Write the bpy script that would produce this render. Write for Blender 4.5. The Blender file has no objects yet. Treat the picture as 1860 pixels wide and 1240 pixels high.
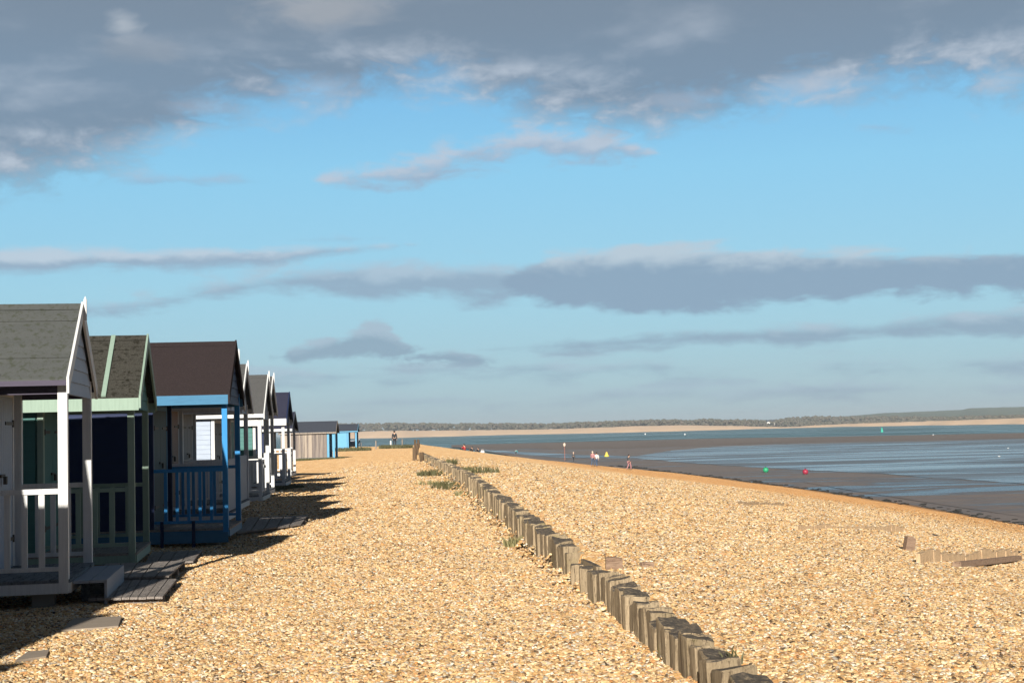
import bpy, bmesh, math, random
from mathutils import Vector, Matrix, noise as mnoise
random.seed(7)
R = math.radians
scene = bpy.context.scene
COL = scene.collection

# ------------------------------------------------------------------ camera
EYE = 1.6
F = 2583.0                       # focal length in photo pixels (50 mm on 36 mm, 1860 px wide)
PITCH, ROLL = R(3.53), R(1.5)
cam_d = bpy.data.cameras.new('camera')
cam = bpy.data.objects.new('camera', cam_d); COL.objects.link(cam)
cam_d.lens = 50; cam_d.sensor_width = 36; cam_d.sensor_fit = 'HORIZONTAL'
cam_d.clip_start = 0.1; cam_d.clip_end = 20000
CAMROT = Matrix.Rotation(R(90) + PITCH, 3, 'X') @ Matrix.Rotation(-ROLL, 3, 'Z')
cam.matrix_world = Matrix.Translation((0, 0, EYE)) @ CAMROT.to_4x4()
scene.camera = cam

# ------------------------------------------------------------------ light
SUN_EL, SUN_AZ = R(19.5), R(5.5)            # the light travels towards +y, slightly to the right
trav = Vector((math.sin(SUN_AZ)*math.cos(SUN_EL), math.cos(SUN_AZ)*math.cos(SUN_EL), -math.sin(SUN_EL)))
sun_d = bpy.data.lights.new('sun', 'SUN'); sun_d.energy = 5.0; sun_d.angle = R(0.53); sun_d.color = (1.0, 0.935, 0.83)
sun = bpy.data.objects.new('sun', sun_d); COL.objects.link(sun)
sun.rotation_euler = trav.to_track_quat('-Z', 'Y').to_euler()
scene.view_settings.view_transform = 'Standard'; scene.view_settings.look = 'None'
scene.view_settings.exposure = 0.62; scene.view_settings.gamma = 1.0

def ray(px, py):
    return (CAMROT @ Vector(((px-930)/F, (620-py)/F, -1.0))).normalized()
def azel(px, py):
    d = ray(px, py)
    return math.atan2(d.x, d.y), math.atan2(d.z, math.hypot(d.x, d.y))

# ------------------------------------------------------------------ node helpers
class NT:
    def __init__(s, nt): s.nt = nt; s.N = nt.nodes; s.L = nt.links
    def n(s, t, **k):
        o = s.N.new(t)
        for a, b in k.items(): setattr(o, a, b)
        return o
    def put(s, sock, v):
        if isinstance(v, bpy.types.NodeSocket): s.L.new(v, sock)
        elif v is not None: sock.default_value = v
    def m(s, op, a, b=None, c=None, clamp=False):
        o = s.n('ShaderNodeMath', operation=op, use_clamp=clamp)
        for i, v in enumerate((a, b, c)): s.put(o.inputs[i], v)
        return o.outputs[0]
    def mix(s, f, a, b, blend='MIX'):
        o = s.n('ShaderNodeMix', data_type='RGBA', blend_type=blend)
        for i, v in ((0, f), (6, a), (7, b)):
            if isinstance(v, tuple) and len(v) == 3: v = (*v, 1)
            s.put(o.inputs[i], v)
        return o.outputs[2]
    def noise(s, vec, scale, detail=4, rough=0.5, dist=0.0):
        o = s.n('ShaderNodeTexNoise'); s.put(o.inputs['Vector'], vec)
        o.inputs['Scale'].default_value = scale; o.inputs['Detail'].default_value = detail
        o.inputs['Roughness'].default_value = rough; o.inputs['Distortion'].default_value = dist
        return o.outputs['Fac']
    def vor(s, vec, scale, out='Distance', feature='F1', rnd=1.0):
        o = s.n('ShaderNodeTexVoronoi', feature=feature); s.put(o.inputs['Vector'], vec)
        o.inputs['Scale'].default_value = scale; o.inputs['Randomness'].default_value = rnd
        return o.outputs[out]
    def ramp(s, fac, stops, interp='LINEAR'):
        o = s.n('ShaderNodeValToRGB'); s.put(o.inputs[0], fac); cr = o.color_ramp; cr.interpolation = interp
        while len(cr.elements) < len(stops): cr.elements.new(0.5)
        for e, (p, c) in zip(cr.elements, stops):
            e.position = p; e.color = (*c, 1) if isinstance(c, tuple) else (c, c, c, 1)
        return o.outputs[0]
    def smooth(s, v, a, b):
        o = s.n('ShaderNodeMapRange', interpolation_type='SMOOTHSTEP'); s.put(o.inputs[0], v)
        o.inputs[1].default_value = a; o.inputs[2].default_value = b
        return o.outputs[0]
    def comb(s, x, y, z):
        o = s.n('ShaderNodeCombineXYZ')
        for i, v in enumerate((x, y, z)): s.put(o.inputs[i], v)
        return o.outputs[0]
    def sep(s, v):
        o = s.n('ShaderNodeSeparateXYZ'); s.put(o.inputs[0], v); return o.outputs
    def mapping(s, vec, scale=(1, 1, 1), loc=(0, 0, 0), rot=(0, 0, 0)):
        o = s.n('ShaderNodeMapping'); s.put(o.inputs[0], vec)
        o.inputs['Scale'].default_value = scale; o.inputs['Location'].default_value = loc; o.inputs['Rotation'].default_value = rot
        return o.outputs[0]
    def curve(s, v, pts, lo, hi, vlo, vhi):
        """float curve: v in lo..hi -> value in vlo..vhi"""
        t = s.m('DIVIDE', s.m('SUBTRACT', v, lo), hi-lo, clamp=True)
        o = s.n('ShaderNodeFloatCurve'); s.put(o.inputs['Value'], t); o.inputs['Factor'].default_value = 1
        c = o.mapping.curves[0]
        P = [((a-lo)/(hi-lo), (b-vlo)/(vhi-vlo)) for a, b in sorted(pts)]
        while len(c.points) < len(P): c.points.new(0.5, 0.5)
        for q, p in zip(c.points, P): q.location = p; q.handle_type = 'AUTO'
        o.mapping.update()
        return s.m('ADD', s.m('MULTIPLY', o.outputs[0], vhi-vlo), vlo)

def srgb(r, g, b):
    f = lambda c: (c/255/12.92) if c <= 10 else ((c/255+0.055)/1.055)**2.4
    return (f(r), f(g), f(b))

# ------------------------------------------------------------------ sky
world = bpy.data.worlds.new('World'); scene.world = world; world.use_nodes = True
w = NT(world.node_tree); w.N.clear()
SKY_STR = 0.10
EXPO = 2**scene.view_settings.exposure
sky = w.n('ShaderNodeTexSky', sky_type='NISHITA', sun_disc=False)
sky.sun_elevation = SUN_EL
to_sun = -trav
sky.sun_rotation = math.atan2(to_sun.x, to_sun.y)
sky.air_density = 1.0; sky.dust_density = 0.6; sky.ozone_density = 1.6
tc = w.n('ShaderNodeTexCoord')
dx, dy, dz = w.sep(tc.outputs['Generated'])[:3]
AZ = w.m('ARCTAN2', dx, dy)
EL = w.m('ARCTAN2', dz, w.m('SQRT', w.m('ADD', w.m('MULTIPLY', dx, dx), w.m('MULTIPLY', dy, dy))))
def C(r, g, b):               # display colour -> world radiance before the background strength
    return tuple(c/EXPO/SKY_STR for c in srgb(r, g, b))
def band_curve(pts, lo=-0.45, hi=0.45, vlo=-0.05, vhi=0.45):
    """pts: (px, py) pairs along a line in the sky -> elevation as a function of azimuth"""
    q = [azel(*p) for p in pts]
    q = [(lo, q[0][1])] + q + [(hi, q[-1][1])]
    return w.curve(AZ, q, lo, hi, vlo, vhi)
def val_curve(pts, lo=-0.45, hi=0.45, vlo=-0.1, vhi=0.1):
    q = [(azel(px, 500)[0], t/F) for px, t in pts]
    q = [(lo, q[0][1])] + q + [(hi, q[-1][1])]
    return w.curve(AZ, q, lo, hi, vlo, vhi)
P1 = w.comb(w.m('MULTIPLY', AZ, 1.0), w.m('MULTIPLY', EL, 3.0), 0.37)
warp = w.noise(P1, 9, 3, 0.5)
P2 = w.comb(w.m('ADD', AZ, w.m('MULTIPLY', warp, 0.06)), w.m('MULTIPLY', EL, 2.6), 4.2)
nBig = w.m('SUBTRACT', w.noise(P2, 7, 7, 0.55, 0.3), 0.5)
nMid = w.m('SUBTRACT', w.noise(P2, 20, 8, 0.6, 0.5), 0.5)
P4 = w.comb(w.m('ADD', AZ, w.m('MULTIPLY', warp, 0.03)), w.m('MULTIPLY', EL, 1.7), 2.2)
nFine = w.m('SUBTRACT', w.noise(P4, 34, 8, 0.62, 0.2), 0.5)
P3 = w.comb(w.m('MULTIPLY', AZ, 1.0), w.m('MULTIPLY', EL, 5.0), 9.1)
nStreak = w.m('SUBTRACT', w.noise(P3, 12, 6, 0.55, 0.4), 0.5)

# base air: physical sky, tinted, veiled towards the horizon
base = w.mix(1.0, sky.outputs[0], (0.92, 1.06, 1.12), 'MULTIPLY')
up = w.m('DIVIDE', EL, 0.30, clamp=True)
tintc = w.ramp(up, [(0.0, C(150, 180, 201)), (0.13, C(145, 185, 208)), (0.33, C(146, 198, 222)),
                    (0.6, C(134, 199, 232)), (0.85, C(112, 181, 228)), (1.0, C(100, 168, 222))])
hi_f = w.smooth(EL, 0.40, 0.9)
col = w.mix(w.m('MULTIPLY', w.m('SUBTRACT', 1.0, hi_f), 0.85), base, tintc)

def lay(col, dens, colour):
    return w.mix(dens, col, colour)
def band(cpts, tpts, namp, mamp, fr, dark, light, opac, tilt=0.0, soft=0.6, T0=24):
    """a long cloud: centre line, half thickness in photo pixels (negative: no cloud), streak and puff noise, edge softness"""
    global col
    c = band_curve(cpts); t = val_curve(tpts)
    dd = w.m('SUBTRACT', EL, c)
    d = w.m('SUBTRACT', t, w.m('ABSOLUTE', dd))
    d = w.m('ADD', d, w.m('ADD', w.m('MULTIPLY', nStreak, namp*T0/F*2), w.m('ADD', w.m('MULTIPLY', nMid, mamp*T0/F*2), w.m('MULTIPLY', nFine, mamp*T0/F*1.6))))
    d = w.smooth(d, -fr/F*0.3, fr/F)
    lf = w.smooth(w.m('ADD', w.m('MULTIPLY', dd, F/T0), w.m('ADD', w.m('MULTIPLY', nMid, 2.4), w.m('MULTIPLY', nFine, 2.2))), tilt-soft, tilt+soft)
    col = lay(col, w.m('MULTIPLY', d, opac), w.mix(lf, dark, light))

# low grey bands over the horizon
band([(0, 700), (500, 688), (900, 672), (1300, 665), (1860, 655)], [(0, 10), (500, 18), (800, 22), (1400, 12), (1860, 18)], 3.6, 0.9, 46,
     C(138, 163, 187), C(170, 194, 211), 0.9, T0=22)
band([(400, 742), (900, 722), (1860, 700)], [(0, 6), (900, 12), (1860, 10)], 3.0, 0.9, 40,
     C(138, 162, 186), C(166, 190, 208), 0.75)
# small cumulus mass low on the left of centre
band([(420, 655), (520, 648), (620, 634), (690, 622), (750, 642), (860, 655), (1000, 668)], [(400, -20), (500, 4), (600, 20), (690, 36), (740, 16), (860, 12), (960, 2), (1060, -20)],
     1.0, 1.9, 14, C(141, 168, 189), C(168, 190, 208), 0.9, 0.7, T0=20)
band([(600, 668), (800, 672), (1000, 662), (1100, 660)], [(520, -20), (640, 2), (800, 8), (950, 4), (1060, -20)], 1.4, 1.4, 24, C(139, 164, 187), C(163, 186, 204), 0.8, 0.4, T0=16)
# second long band, right
band([(850, 636), (1000, 628), (1300, 614), (1600, 602), (1860, 584)], [(700, -30), (880, 0), (1000, 12), (1300, 14), (1600, 20), (1860, 28)],
     1.5, 1.1, 26, C(144, 170, 192), C(174, 195, 212), 0.88, 0.7)
# left half of the long middle cloud
band([(60, 562), (250, 556), (400, 528), (560, 512), (700, 510), (930, 512)], [(0, -4), (200, 14), (420, 26), (700, 34), (930, 34), (1000, 4), (1060, -30)],
     1.6, 1.3, 30, C(146, 171, 194), C(174, 195, 213), 0.88, 0.5)
# thick middle cloud on the right
band([(880, 512), (1000, 512), (1200, 508), (1500, 502), (1860, 494)], [(860, -30), (920, 12), (1000, 46), (1150, 62), (1300, 62), (1500, 52), (1700, 44), (1860, 46)],
     1.2, 1.2, 18, C(140, 167, 191), C(186, 204, 218), 0.97, 1.25, 0.85)
# left streak
band([(0, 474), (250, 470), (480, 466), (650, 452), (840, 440)], [(0, 22), (200, 22), (400, 16), (600, 8), (760, 1), (860, -14), (900, -30)],
     1.4, 1.0, 18, C(150, 174, 197), C(190, 206, 221), 0.92, 0.1, T0=16)
band([(440, 436), (600, 434), (720, 432)], [(420, -30), (560, 0), (660, 4), (700, 0), (760, -30)], 1.6, 1.2, 18, C(146, 170, 196), C(170, 190, 210), 0.7, 0.0, T0=12)
# upper wisp
band([(580, 326), (700, 314), (820, 290), (900, 268), (1000, 262), (1080, 266), (1180, 276), (1240, 292)], [(550, -20), (600, 8), (700, 22), (850, 28), (1000, 30), (1120, 36), (1190, 10), (1260, -30)],
     1.4, 1.6, 26, C(156, 178, 202), C(188, 200, 216), 0.9, -0.2)
band([(960, 300), (1060, 297), (1150, 294), (1240, 296)], [(940, -20), (1040, 2), (1120, 6), (1200, -2), (1260, -30)], 1.3, 1.4, 22, C(146, 168, 194), C(172, 188, 209), 0.6, 0.0, T0=14)
band([(1500, 226), (1620, 232), (1750, 225)], [(1440, -30), (1560, 2), (1640, 12), (1700, 4), (1780, -30)],
     1.1, 1.3, 20, C(150, 172, 198), C(176, 191, 211), 0.7, 0.1)
band([(250, 330), (380, 328), (520, 332)], [(100, -10), (300, 6), (420, 6), (500, -6), (560, -30)], 1.3, 1.4, 24, C(140, 163, 190), C(166, 184, 206), 0.7, 0.1, T0=16)
# the big stratus deck over the top, lower on the left
low = band_curve([(0, 350), (120, 338), (220, 312), (320, 262), (420, 222), (520, 208), (640, 200), (740, 168), (820, 172), (880, 200), (960, 222),
                  (1080, 244), (1200, 244), (1300, 222), (1400, 200), (1560, 188), (1700, 164), (1860, 182)])
e = w.m('SUBTRACT', EL, low)
d = w.m('ADD', e, w.m('ADD', w.m('MULTIPLY', nMid, 0.060), w.m('MULTIPLY', nFine, 0.050)))
dA = w.smooth(d, -0.010, 0.030)
P5 = w.comb(AZ, w.m('MULTIPLY', EL, 3.4), 7.7)
nSoft = w.m('SUBTRACT', w.noise(P5, 8, 4, 0.45, 0.2), 0.5)
edge = w.m('SUBTRACT', 1.0, w.smooth(e, 0.004, 0.060))
lf = w.m('ADD', w.m('MULTIPLY', nSoft, 1.9), w.m('MULTIPLY', w.m('ADD', w.m('MULTIPLY', nMid, 1.4), w.m('MULTIPLY', nFine, 1.5)), w.m('ADD', 0.25, edge)))
lightf = w.smooth(w.m('ADD', lf, w.m('MULTIPLY', edge, 0.22)), -0.06, 0.70)
ccA = w.mix(lightf, C(124, 146, 168), C(182, 194, 209))
top = w.smooth(EL, 0.235, 0.30)
ccA = w.mix(w.m('MULTIPLY', top, 0.5), ccA, C(122, 134, 148))
# overhead, out of view, the sky is darkened to deepen the shade
ccA = w.mix(w.smooth(EL, 0.36, 0.60), ccA, C(46, 55, 72))
col = lay(col, w.m('MULTIPLY', dA, 0.97), ccA)
def glow_patch(px, py, rx, ry, colour, op):
    global col
    a0, e0 = azel(px, py)
    u = w.m('DIVIDE', w.m('SUBTRACT', AZ, a0), rx/F); v = w.m('DIVIDE', w.m('SUBTRACT', EL, e0), ry/F)
    r = w.m('SQRT', w.m('ADD', w.m('MULTIPLY', u, u), w.m('MULTIPLY', v, v)))
    d = w.smooth(w.m('ADD', w.m('SUBTRACT', 1.0, r), w.m('MULTIPLY', nMid, 2.0)), 0.0, 1.0)
    col = w.mix(w.m('MULTIPLY', d, op), col, colour)
glow_patch(222, 42, 42, 30, C(176, 186, 197), 0.85)          # thin bright breaks in the deck
glow_patch(590, 14, 190, 50, C(166, 172, 180), 0.75)
glow_patch(265, 85, 120, 30, C(146, 158, 172), 0.5)
glow_patch(585, 160, 110, 36, C(172, 187, 206), 0.6)
glow_patch(1470, 155, 130, 34, C(176, 190, 208), 0.6)
glow_patch(1815, 148, 80, 30, C(184, 197, 213), 0.7)
glow_patch(1230, 180, 110, 26, C(166, 181, 201), 0.5)
glow_patch(370, 195, 90, 26, C(168, 180, 198), 0.45)
back = w.smooth(w.m('MULTIPLY', dy, -1.0), -0.45, 0.35)
col = w.mix(w.m('MULTIPLY', back, 0.9), col, C(58, 70, 90))  # unseen sky behind the camera darkened too, to weaken the fill light
bg = w.n('ShaderNodeBackground'); bg.inputs[1].default_value = SKY_STR
w.put(bg.inputs[0], col)
wo = w.n('ShaderNodeOutputWorld'); w.L.new(bg.outputs[0], wo.inputs[0])

# ------------------------------------------------------------------ tagging and mesh helpers
def tag(o, label=None, cat=None, group=None, kind=None):
    if label: o['label'] = label
    if cat: o['category'] = cat
    if group: o['group'] = group
    if kind: o['kind'] = kind
    return o
def empty(name, loc=(0, 0, 0), rz=0.0):
    o = bpy.data.objects.new(name, None); COL.objects.link(o); o.location = loc; o.rotation_euler = (0, 0, rz)
    o.empty_display_size = 0.3
    return o
class MB:
    def __init__(s): s.v = []; s.f = []
    def add(s, vs, fs):
        b = len(s.v); s.v += [tuple(v) for v in vs]; s.f += [tuple(i+b for i in f) for f in fs]; return s
    def box(s, x0, x1, y0, y1, z0, z1):
        vs = [(x, y, z) for x in (x0, x1) for y in (y0, y1) for z in (z0, z1)]
        return s.add(vs, [(0, 1, 3, 2), (4, 6, 7, 5), (0, 4, 5, 1), (2, 3, 7, 6), (0, 2, 6, 4), (1, 5, 7, 3)])
    def prism(s, poly, ax, a0, a1):
        """poly of 2D points extruded along axis ax ('x': poly=(y,z); 'y': poly=(x,z); 'z': poly=(x,y))"""
        n = len(poly)
        def P(p, a): return {'x': (a, p[0], p[1]), 'y': (p[0], a, p[1]), 'z': (p[0], p[1], a)}[ax]
        vs = [P(p, a0) for p in poly] + [P(p, a1) for p in poly]
        return s.add(vs, [tuple(range(n))[::-1], tuple(range(n, 2*n))] + [(i, (i+1) % n, n+(i+1) % n, n+i) for i in range(n)])
    def beam(s, a, b, w_, h_, up=(0, 0, 1)):
        a = Vector(a); b = Vector(b); d = (b-a).normalized(); u = Vector(up)
        sx = d.cross(u).normalized()*w_/2; sy = sx.cross(d).normalized()*h_/2
        vs = [p+i*sx+j*sy for p in (a, b) for i, j in ((-1, -1), (1, -1), (1, 1), (-1, 1))]
        return s.add(vs, [(0, 3, 2, 1), (4, 5, 6, 7)] + [(i, (i+1) % 4, 4+(i+1) % 4, 4+i) for i in range(4)])
    def tube(s, pts, rad, n=8, cap=True):
        rings = []; base = len(s.v)
        for i, p in enumerate(pts):
            p = Vector(p); d = (Vector(pts[min(i+1, len(pts)-1)])-Vector(pts[max(i-1, 0)])).normalized()
            u = d.orthogonal().normalized(); v = d.cross(u)
            r = rad[i] if isinstance(rad, (list, tuple)) else rad
            s.v += [tuple(p + r*(math.cos(2*math.pi*k/n)*u + math.sin(2*math.pi*k/n)*v)) for k in range(n)]
        for i in range(len(pts)-1):
            for k in range(n):
                s.f.append((base+i*n+k, base+i*n+(k+1) % n, base+(i+1)*n+(k+1) % n, base+(i+1)*n+k))
        if cap:
            s.f.append(tuple(base+k for k in range(n))[::-1]); s.f.append(tuple(base+(len(pts)-1)*n+k for k in range(n)))
        return s
    def ball(s, c, rx, ry=None, rz=None, n=12, m=8, jit=0.0):
        ry = ry or rx; rz = rz or rx
        pts = [(0, 0, 1)] + [(math.sin(math.pi*i/m)*math.cos(2*math.pi*k/n), math.sin(math.pi*i/m)*math.sin(2*math.pi*k/n), math.cos(math.pi*i/m))
                             for i in range(1, m) for k in range(n)] + [(0, 0, -1)]
        vs = []
        for p in pts:
            q = 1+random.uniform(-jit, jit)
            vs.append((c[0]+p[0]*rx*q, c[1]+p[1]*ry*q, c[2]+p[2]*rz*q))
        fs = [(0, 1+k, 1+(k+1) % n) for k in range(n)]
        for i in range(m-2):
            for k in range(n): fs.append((1+i*n+k, 1+(i+1)*n+k, 1+(i+1)*n+(k+1) % n, 1+i*n+(k+1) % n))
        L = 1+(m-1)*n; b = 1+(m-2)*n
        fs += [(L, b+(k+1) % n, b+k) for k in range(n)]
        return s.add(vs, fs)
    def build(s, name, mat, parent=None, smooth=False):
        me = bpy.data.meshes.new(name); me.from_pydata(s.v, [], s.f); me.validate(); me.update()
        bm = bmesh.new(); bm.from_mesh(me); bmesh.ops.recalc_face_normals(bm, faces=bm.faces); bm.to_mesh(me); bm.free()
        if smooth:
            for p in me.polygons: p.use_smooth = True
        me.materials.append(mat)
        o = bpy.data.objects.new(name, me); COL.objects.link(o)
        if parent: o.parent = parent
        return o

# ------------------------------------------------------------------ materials
def mat(name):
    m = bpy.data.materials.new(name); m.use_nodes = True; t = NT(m.node_tree); t.N.clear()
    b = t.n('ShaderNodeBsdfPrincipled'); o = t.n('ShaderNodeOutputMaterial'); t.L.new(b.outputs[0], o.inputs[0])
    return m, t, b
def bump(t, b, h, strength=0.3, dist=0.01):
    o = t.n('ShaderNodeBump'); o.inputs['Strength'].default_value = strength; o.inputs['Distance'].default_value = dist
    t.put(o.inputs['Height'], h); t.L.new(o.outputs[0], b.inputs['Normal'])
def paint(name, c, wear=0.12, wearcol=(0.25, 0.2, 0.15), rough=0.6, grain='x'):
    m, t, b = mat(name); g = t.n('ShaderNodeTexCoord').outputs['Object']
    sc = {'x': (2, 14, 14), 'y': (14, 2, 14), 'z': (14, 14, 1.2)}[grain]
    n = t.noise(t.mapping(g, sc), 3, 6, 0.6); n2 = t.noise(g, 1.3, 5, 0.6)
    c1 = t.mix(t.smooth(n, 0.35, 0.75), c, tuple(x*0.86 for x in c))
    c2 = t.mix(t.m('MULTIPLY', t.smooth(n2, 0.4, 0.8), 0.35), c1, tuple(x*0.75 for x in c))
    c3 = t.mix(t.m('MULTIPLY', t.smooth(n, 0.66, 0.8), wear), c2, wearcol)
    rz = t.n('ShaderNodeObjectInfo').outputs['Random']
    c4 = t.mix(t.m('MULTIPLY', rz, 0.10), c3, tuple(x*0.7 for x in c))
    t.put(b.inputs['Base Color'], c4); b.inputs['Roughness'].default_value = rough
    b.inputs['Specular IOR Level'].default_value = 0.25
    bump(t, b, n, 0.25, 0.004)
    return m
def felt(name, c, c2, moss=None, mossamt=0.5):
    c = tuple(x*0.55 for x in c); c2 = tuple(x*0.55 for x in c2)
    m, t, b = mat(name); g = t.n('ShaderNodeTexCoord').outputs['Object']
    n = t.noise(g, 60, 5, 0.7); n2 = t.noise(t.mapping(g, (0.6, 3, 3)), 3, 6, 0.65)
    cc = t.mix(n2, c, c2)
    cc = t.mix(t.smooth(n, 0.4, 0.7), cc, tuple(x*1.5 for x in c))
    if moss:
        n3 = t.noise(g, 16, 7, 0.7)
        cc = t.mix(t.m('MULTIPLY', t.smooth(n3, 0.5, 0.62), mossamt), cc, moss)
    t.put(b.inputs['Base Color'], cc); b.inputs['Roughness'].default_value = 0.95
    b.inputs['Specular IOR Level'].default_value = 0.1
    bump(t, b, n, 0.5, 0.006)
    return m
def plain(name, c, rough=0.7, var=0.15, scale=6, metal=0.0):
    m, t, b = mat(name); g = t.n('ShaderNodeTexCoord').outputs['Object']
    n = t.noise(g, scale, 5, 0.6)
    t.put(b.inputs['Base Color'], t.mix(n, tuple(x*(1-var) for x in c), tuple(min(1, x*(1+var)) for x in c)))
    b.inputs['Roughness'].default_value = rough; b.inputs['Metallic'].default_value = metal
    return m
def weathered(name, c, c2, dark, green=(0.12, 0.13, 0.04), gamt=0.35, topdark=None, grain=(9, 9, 0.9), gs=3.0):
    m, t, b = mat(name); g = t.n('ShaderNodeTexCoord').outputs['Object']
    rnd = t.n('ShaderNodeObjectInfo').outputs['Random']
    gg = t.n('ShaderNodeVectorMath', operation='ADD'); t.put(gg.inputs[0], g)
    t.put(gg.inputs[1], t.comb(t.m('MULTIPLY', rnd, 37.0), t.m('MULTIPLY', rnd, 11.0), 0.0))
    n = t.noise(t.mapping(gg.outputs[0], grain), gs, 8, 0.7); n2 = t.noise(gg.outputs[0], 4, 5, 0.6)
    cc = t.mix(t.smooth(n, 0.35, 0.65), c, c2)
    cc = t.mix(t.m('MULTIPLY', rnd, 0.5), cc, tuple(0.6*x for x in c2))
    nf = t.noise(t.mapping(gg.outputs[0], tuple(x*2.6 for x in grain)), gs, 6, 0.75)
    cc = t.mix(t.smooth(n, 0.58, 0.68), cc, dark)
    cc = t.mix(t.m('MULTIPLY', t.smooth(nf, 0.52, 0.64), 0.75), cc, dark)
    cc = t.mix(t.m('MULTIPLY', t.smooth(n2, 0.55, 0.75), gamt), cc, green)
    if topdark:
        nz = t.sep(t.n('ShaderNodeNewGeometry').outputs['Normal'])[2]
        cc = t.mix(t.m('MULTIPLY', t.smooth(nz, 0.6, 0.85), t.smooth(n, 0.2, 0.6)), cc, topdark)
    t.put(b.inputs['Base Color'], cc); b.inputs['Roughness'].default_value = 0.9
    b.inputs['Specular IOR Level'].default_value = 0.15
    bump(t, b, t.m('SUBTRACT', n, t.m('MULTIPLY', nf, 0.6)), 1.0, 0.03)
    return m
def water(name, deep, rough=0.08, bscale=(0.5, 2.5, 1), bstr=0.3, spec=0.5, bd=0.05):
    m, t, b = mat(name); g = t.n('ShaderNodeNewGeometry').outputs['Position']
    n = t.noise(t.mapping(g, bscale), 1.0, 6, 0.6, 0.4); n2 = t.noise(t.mapping(g, (0.02, 0.06, 1)), 1.0, 4, 0.6)
    t.put(b.inputs['Base Color'], t.mix(t.smooth(n2, 0.35, 0.65), deep, tuple(x*1.35 for x in deep)))
    n5 = t.noise(t.mapping(g, (0.010, 0.045, 1)), 1.0, 8, 0.7, 0.8)
    t.put(b.inputs['Roughness'], t.m('MULTIPLY', rough, t.m('ADD', 0.35, t.smooth(n5, 0.40, 0.58))))
    b.inputs['Specular IOR Level'].default_value = spec; b.inputs['IOR'].default_value = 1.33
    bump(t, b, n, bstr, bd)
    return m

PEB = [(0.00, srgb(66, 54, 42)), (0.06, srgb(122, 100, 76)), (0.13, srgb(168, 134, 96)), (0.23, srgb(202, 162, 108)), (0.40, srgb(220, 183, 130)),
       (0.60, srgb(233, 203, 154)), (0.72, srgb(245, 225, 184)), (0.78, srgb(214, 148, 84)), (0.85, srgb(196, 174, 150)), (0.93, srgb(252, 243, 220)), (1.0, srgb(146, 140, 130))]
ALB = 0.86
PEB = [(p, tuple(x*ALB for x in c)) for p, c in PEB]
GAIN = 1.02      # the flat sheet has no dark gaps between stones
def shingle_mat():
    m, t, b = mat('shingle'); g = t.n('ShaderNodeNewGeometry').outputs['Position']
    c = t.vor(g, 34, 'Color'); d = t.vor(g, 34, 'Distance')
    r1 = t.sep(c)[0]
    cc = t.ramp(r1, PEB)
    d2 = t.vor(g, 34, 'Distance', 'DISTANCE_TO_EDGE')
    cc = t.mix(t.m('SUBTRACT', 1.0, t.smooth(d2, 0.0, 0.16)), cc, tuple(x*0.9 for x in srgb(190, 145, 96)))
    cc = t.mix(1.0, cc, (GAIN*.99, GAIN*1.02, GAIN*1.03), 'MULTIPLY')
    # clumps of paler and browner stone, wide
    n = t.noise(g, 2.6, 6, 0.65); n2 = t.noise(t.mapping(g, (0.3, 0.12, 1)), 1.0, 5, 0.6)
    cc = t.mix(t.m('MULTIPLY', t.smooth(n, 0.42, 0.7), 0.45), cc, t.mix(1.0, cc, (0.72, 0.62, 0.50), 'MULTIPLY'))
    n9 = t.noise(t.mapping(g, (1.6, 0.22, 1), rot=(0, 0, 0.07)), 1.6, 6, 0.75)
    cc = t.mix(t.smooth(n9, 0.40, 0.60), t.mix(1.0, cc, (0.84, 0.80, 0.74), 'MULTIPLY'), cc)
    cc = t.mix(t.m('MULTIPLY', t.smooth(n2, 0.45, 0.7), 0.30), cc, t.mix(1.0, cc, (0.86, 0.76, 0.62), 'MULTIPLY'))
    # finer, more orange gravel low on the sea side
    z = t.sep(g)[2]
    zf = t.m('SUBTRACT', 1.0, t.smooth(t.m('ADD', z, t.m('MULTIPLY', n2, 1.2)), -2.0, -0.5))
    cc = t.mix(t.m('MULTIPLY', zf, 0.85), cc, t.mix(1.0, cc, (0.84, 0.68, 0.50), 'MULTIPLY'))
    wet = t.m('SUBTRACT', 1.0, t.smooth(t.m('ADD', z, t.m('MULTIPLY', n, 0.15)), -4.30, -3.95))
    cc = t.mix(wet, cc, t.mix(1.0, cc, (0.22, 0.22, 0.24), 'MULTIPLY'))
    t.put(b.inputs['Base Color'], cc); b.inputs['Roughness'].default_value = 0.8; b.inputs['Specular IOR Level'].default_value = 0.2
    b.inputs['Diffuse Roughness'].default_value = 1.0
    lg = t.noise(g, 11, 3, 0.7); lg2 = t.noise(g, 3.5, 4, 0.75); lg = t.m('ADD', t.m('MULTIPLY', lg, 0.6), t.m('MULTIPLY', lg2, 0.4)); cc = t.mix(t.smooth(lg, 0.38, 0.60), t.mix(1.0, cc, (0.76, 0.72, 0.66), 'MULTIPLY'), cc); t.put(b.inputs['Base Color'], cc)
    h = t.m('ADD', t.m('MULTIPLY', t.m('SUBTRACT', 1.0, d), 1.0), t.m('MULTIPLY', t.noise(g, 8, 4, 0.6), 1.2))
    bump(t, b, h, 0.7, 0.010)
    return m
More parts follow.
